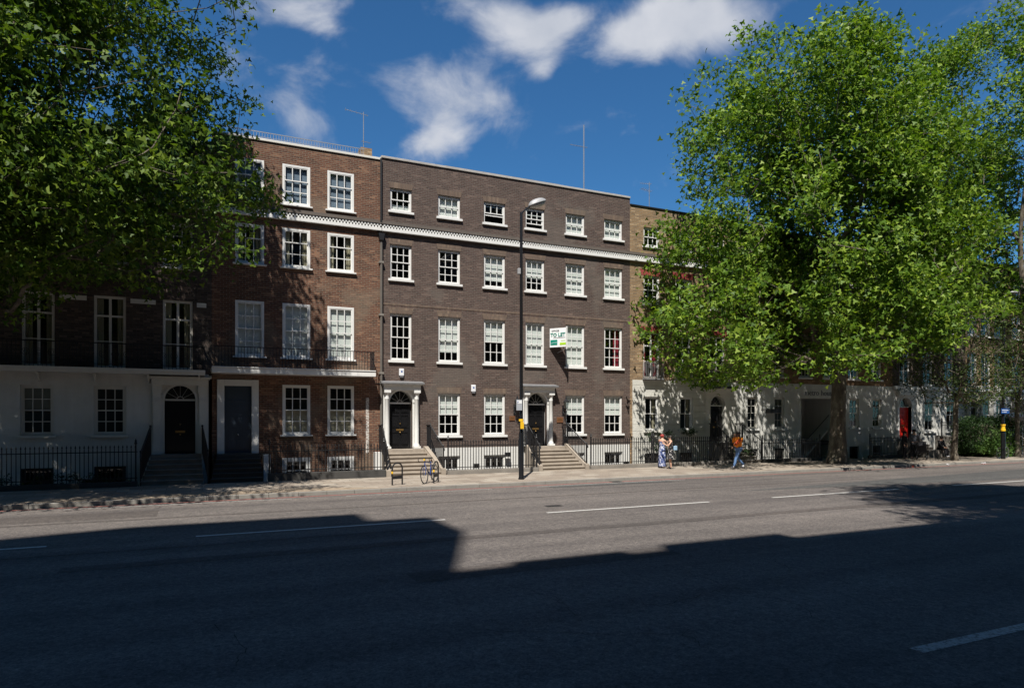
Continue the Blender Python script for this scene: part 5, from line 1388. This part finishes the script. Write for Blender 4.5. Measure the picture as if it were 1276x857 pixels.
# litter by the kerb
for i, (a, b, mt, lb) in enumerate(((1206, 579, 'litter_paper', 'crumpled white paper at the kerb below the hedge'), (1262, 577.5, 'litter_paper', 'torn pale wrapper at the kerb near the right bicycle'), (1161, 581, 'bike_red', 'small red wrapper at the kerb below the pushchair'))):
    gx, gy = gpt(a, b); m = MB(); q = random.Random(i); c = (gx, YK-.25, ZR+.05)
    for k in range(5):
        p = [(c[0]+q.uniform(-.12, .12), c[1]+q.uniform(-.08, .08), c[2]+q.uniform(-.04, .08)) for _ in range(4)]; m.quad(*p)
    o = m.build('litter', mt); recenter(o, c); single(o, lb, 'litter', 'litter along the kerb')

# ================================================================== BUILDING BEHIND THE CAMERA (casts the street's shadow)
YB = -4.0
OB = thing('office_block', (0, YB-8, 0), 'tall brick office block on the near side of the street behind the viewer', 'building')
MB().box(-60, 75, YB-14, YB, 0, 26.9).build('wall', 'brick_brown', OB)
for k in range(7):
    z = 1.2+k*3.7
    MB().box(-59, 74, YB-.05+.1, YB+.02+.1-.06, z, z+1.7).build('window_band', 'dark_band', OB)
q = MB(); q.prism([(-45, YB-.01, 26.8), (-6.6, YB-.01, 26.8), (-7.95, YB-.01, 38.2), (-10.3, YB-.01, 38.4), (-10.4, YB-.01, 40.8), (-15.7, YB-.01, 40.9), (-19.5, YB-.01, 38.6), (-45, YB-.01, 37.)], (0, -2.5, 0)); q.build('upper_storeys', 'lead', OB)
MB().box(-4.55, -2.2, YB-1.0, YB-.005, 26.9, 27.4).build('plant_room', 'lead', OB)
MB().box(-1.3, 1.9, YB-1.5, YB-.004, 26.9, 27.8).build('plant_room', 'lead', OB)

# ================================================================== CAMERA, LIGHT, SKY
cam = bpy.data.cameras.new('camera'); cam.lens = 36*F/1276; cam.sensor_width = 36; cam.shift_y = (HOR-428.5)/1276; cam.clip_end = 3000; cam.clip_start = .1
co = bpy.data.objects.new('camera', cam); col.objects.link(co); co.location = (0, 0, HC); co.rotation_euler = (R(90), 0, -PHI); scene.camera = co
EL, AZ = R(57), R(33)
L = Vector((math.sin(AZ)*math.cos(EL), math.cos(AZ)*math.cos(EL), -math.sin(EL)))
sun = bpy.data.lights.new('sun', 'SUN'); sun.energy = 5.0; sun.angle = R(.53); sun.color = (1., .95, .87)
so = bpy.data.objects.new('sun', sun); col.objects.link(so); so.rotation_euler = L.to_track_quat('-Z', 'Y').to_euler(); so.location = (0, 0, 60)
w = bpy.data.worlds.new('World'); scene.world = w; w.use_nodes = True; nt = w.node_tree; nt.nodes.clear()
def wn(typ, inp=None, **k):
    n = nt.nodes.new(typ)
    for a, b in k.items(): setattr(n, a, b)
    for a, b in (inp or {}).items():
        if hasattr(b, 'is_output'): nt.links.new(b, n.inputs[a])
        else: n.inputs[a].default_value = b
    return n
sky = wn('ShaderNodeTexSky', sky_type='NISHITA', sun_disc=False, sun_elevation=EL, sun_rotation=math.atan2(-L.x, -L.y), air_density=1.0, dust_density=.3, ozone_density=4.0)
tc = wn('ShaderNodeTexCoord').outputs['Generated']
sep = wn('ShaderNodeSeparateXYZ', {0: tc})
M_ = lambda op, a, b=0., c=0.: wn('ShaderNodeMath', {0: a, 1: b, 2: c}, operation=op).outputs[0]
az = M_('ARCTAN2', sep.outputs[0], sep.outputs[1]); elv = M_('ARCSINE', sep.outputs[2])
def azel(px, py):
    d = Vector((px-638, F, HOR-py)); a = PHI+math.atan2(d.x, d.y); return a, math.atan2(d.z, math.hypot(d.x, d.y))
warp = wn('ShaderNodeTexNoise', {'Vector': tc, 'Scale': 7., 'Detail': 4.}).outputs['Fac']
wz = M_('MULTIPLY_ADD', warp, .10, -.05); azw = M_('ADD', az, wz); elw = M_('ADD', elv, M_('MULTIPLY', wz, -.6))
blobs = [(560, 110, 72, 52, 1.05), (545, 165, 55, 30, .9), (590, 8, 70, 28, .75), (655, 38, 55, 42, 1.0), (672, 88, 22, 22, .7), (700, 15, 45, 22, .8),
         (850, 18, 120, 34, 1.25), (810, 60, 60, 28, 1.0), (900, 40, 60, 26, .8), (375, 10, 60, 30, .8), (405, 35, 35, 22, .7), (292, 40, 26, 50, .40), (345, 112, 60, 38, .50), (392, 150, 40, 25, .36), (560, -120, 400, 60, .55), (1150, -60, 120, 40, .5)]
tot = None
for (px, py, sx_, sy_, amp) in blobs:
    a, e_ = azel(px, py); a2, _ = azel(px+sx_, py); _, e2 = azel(px, py-sy_)
    da = M_('DIVIDE', M_('SUBTRACT', azw, a), abs(a2-a)); de = M_('DIVIDE', M_('SUBTRACT', elw, e_), abs(e2-e_))
    r2 = M_('ADD', M_('MULTIPLY', da, da), M_('MULTIPLY', de, de)); g_ = M_('MULTIPLY', M_('POWER', 2.718, M_('MULTIPLY', r2, -1.1)), amp)
    tot = g_ if tot is None else M_('ADD', tot, g_)
fb = wn('ShaderNodeTexNoise', {'Vector': wn('ShaderNodeMapping', {'Vector': tc, 'Scale': (1, 1, 1.6)}).outputs[0], 'Scale': 9., 'Detail': 9., 'Roughness': .58, 'Distortion': .35}).outputs['Fac']
den = M_('ADD', tot, M_('MULTIPLY_ADD', fb, 2.4, -1.2))
mask = wn('ShaderNodeMapRange', {'Value': den, 'From Min': .15, 'From Max': 1.30, 'To Min': 0., 'To Max': .93}, interpolation_type='SMOOTHSTEP').outputs[0]
fb2 = wn('ShaderNodeTexNoise', {'Vector': tc, 'Scale': 14., 'Detail': 5.}).outputs['Fac']
cl = wn('ShaderNodeMixRGB', {'Fac': fb2, 'Color1': (5.6, 6.3, 7.6, 1), 'Color2': (11.6, 11.6, 12.0, 1)}).outputs[0]
skyc = wn('ShaderNodeMixRGB', {'Fac': 1., 'Color1': sky.outputs[0], 'Color2': (.53, 1.09, 1.44, 1)}, blend_type='MULTIPLY').outputs[0]
mx_ = wn('ShaderNodeMixRGB', {'Fac': mask, 'Color1': skyc, 'Color2': cl}).outputs[0]
bg = wn('ShaderNodeBackground', {'Color': mx_, 'Strength': .05}); out = wn('ShaderNodeOutputWorld'); nt.links.new(bg.outputs[0], out.inputs[0])

vs = scene.view_settings; vs.view_transform = 'Standard'; vs.look = 'None'; vs.exposure = .55; vs.gamma = 1.0; vs.use_curve_mapping = False
scene.render.resolution_x = 1024; scene.render.resolution_y = 687
scene.render.engine = 'CYCLES'
scene.cycles.max_bounces = 6; scene.cycles.transparent_max_bounces = 10; scene.cycles.diffuse_bounces = 2; scene.cycles.glossy_bounces = 3
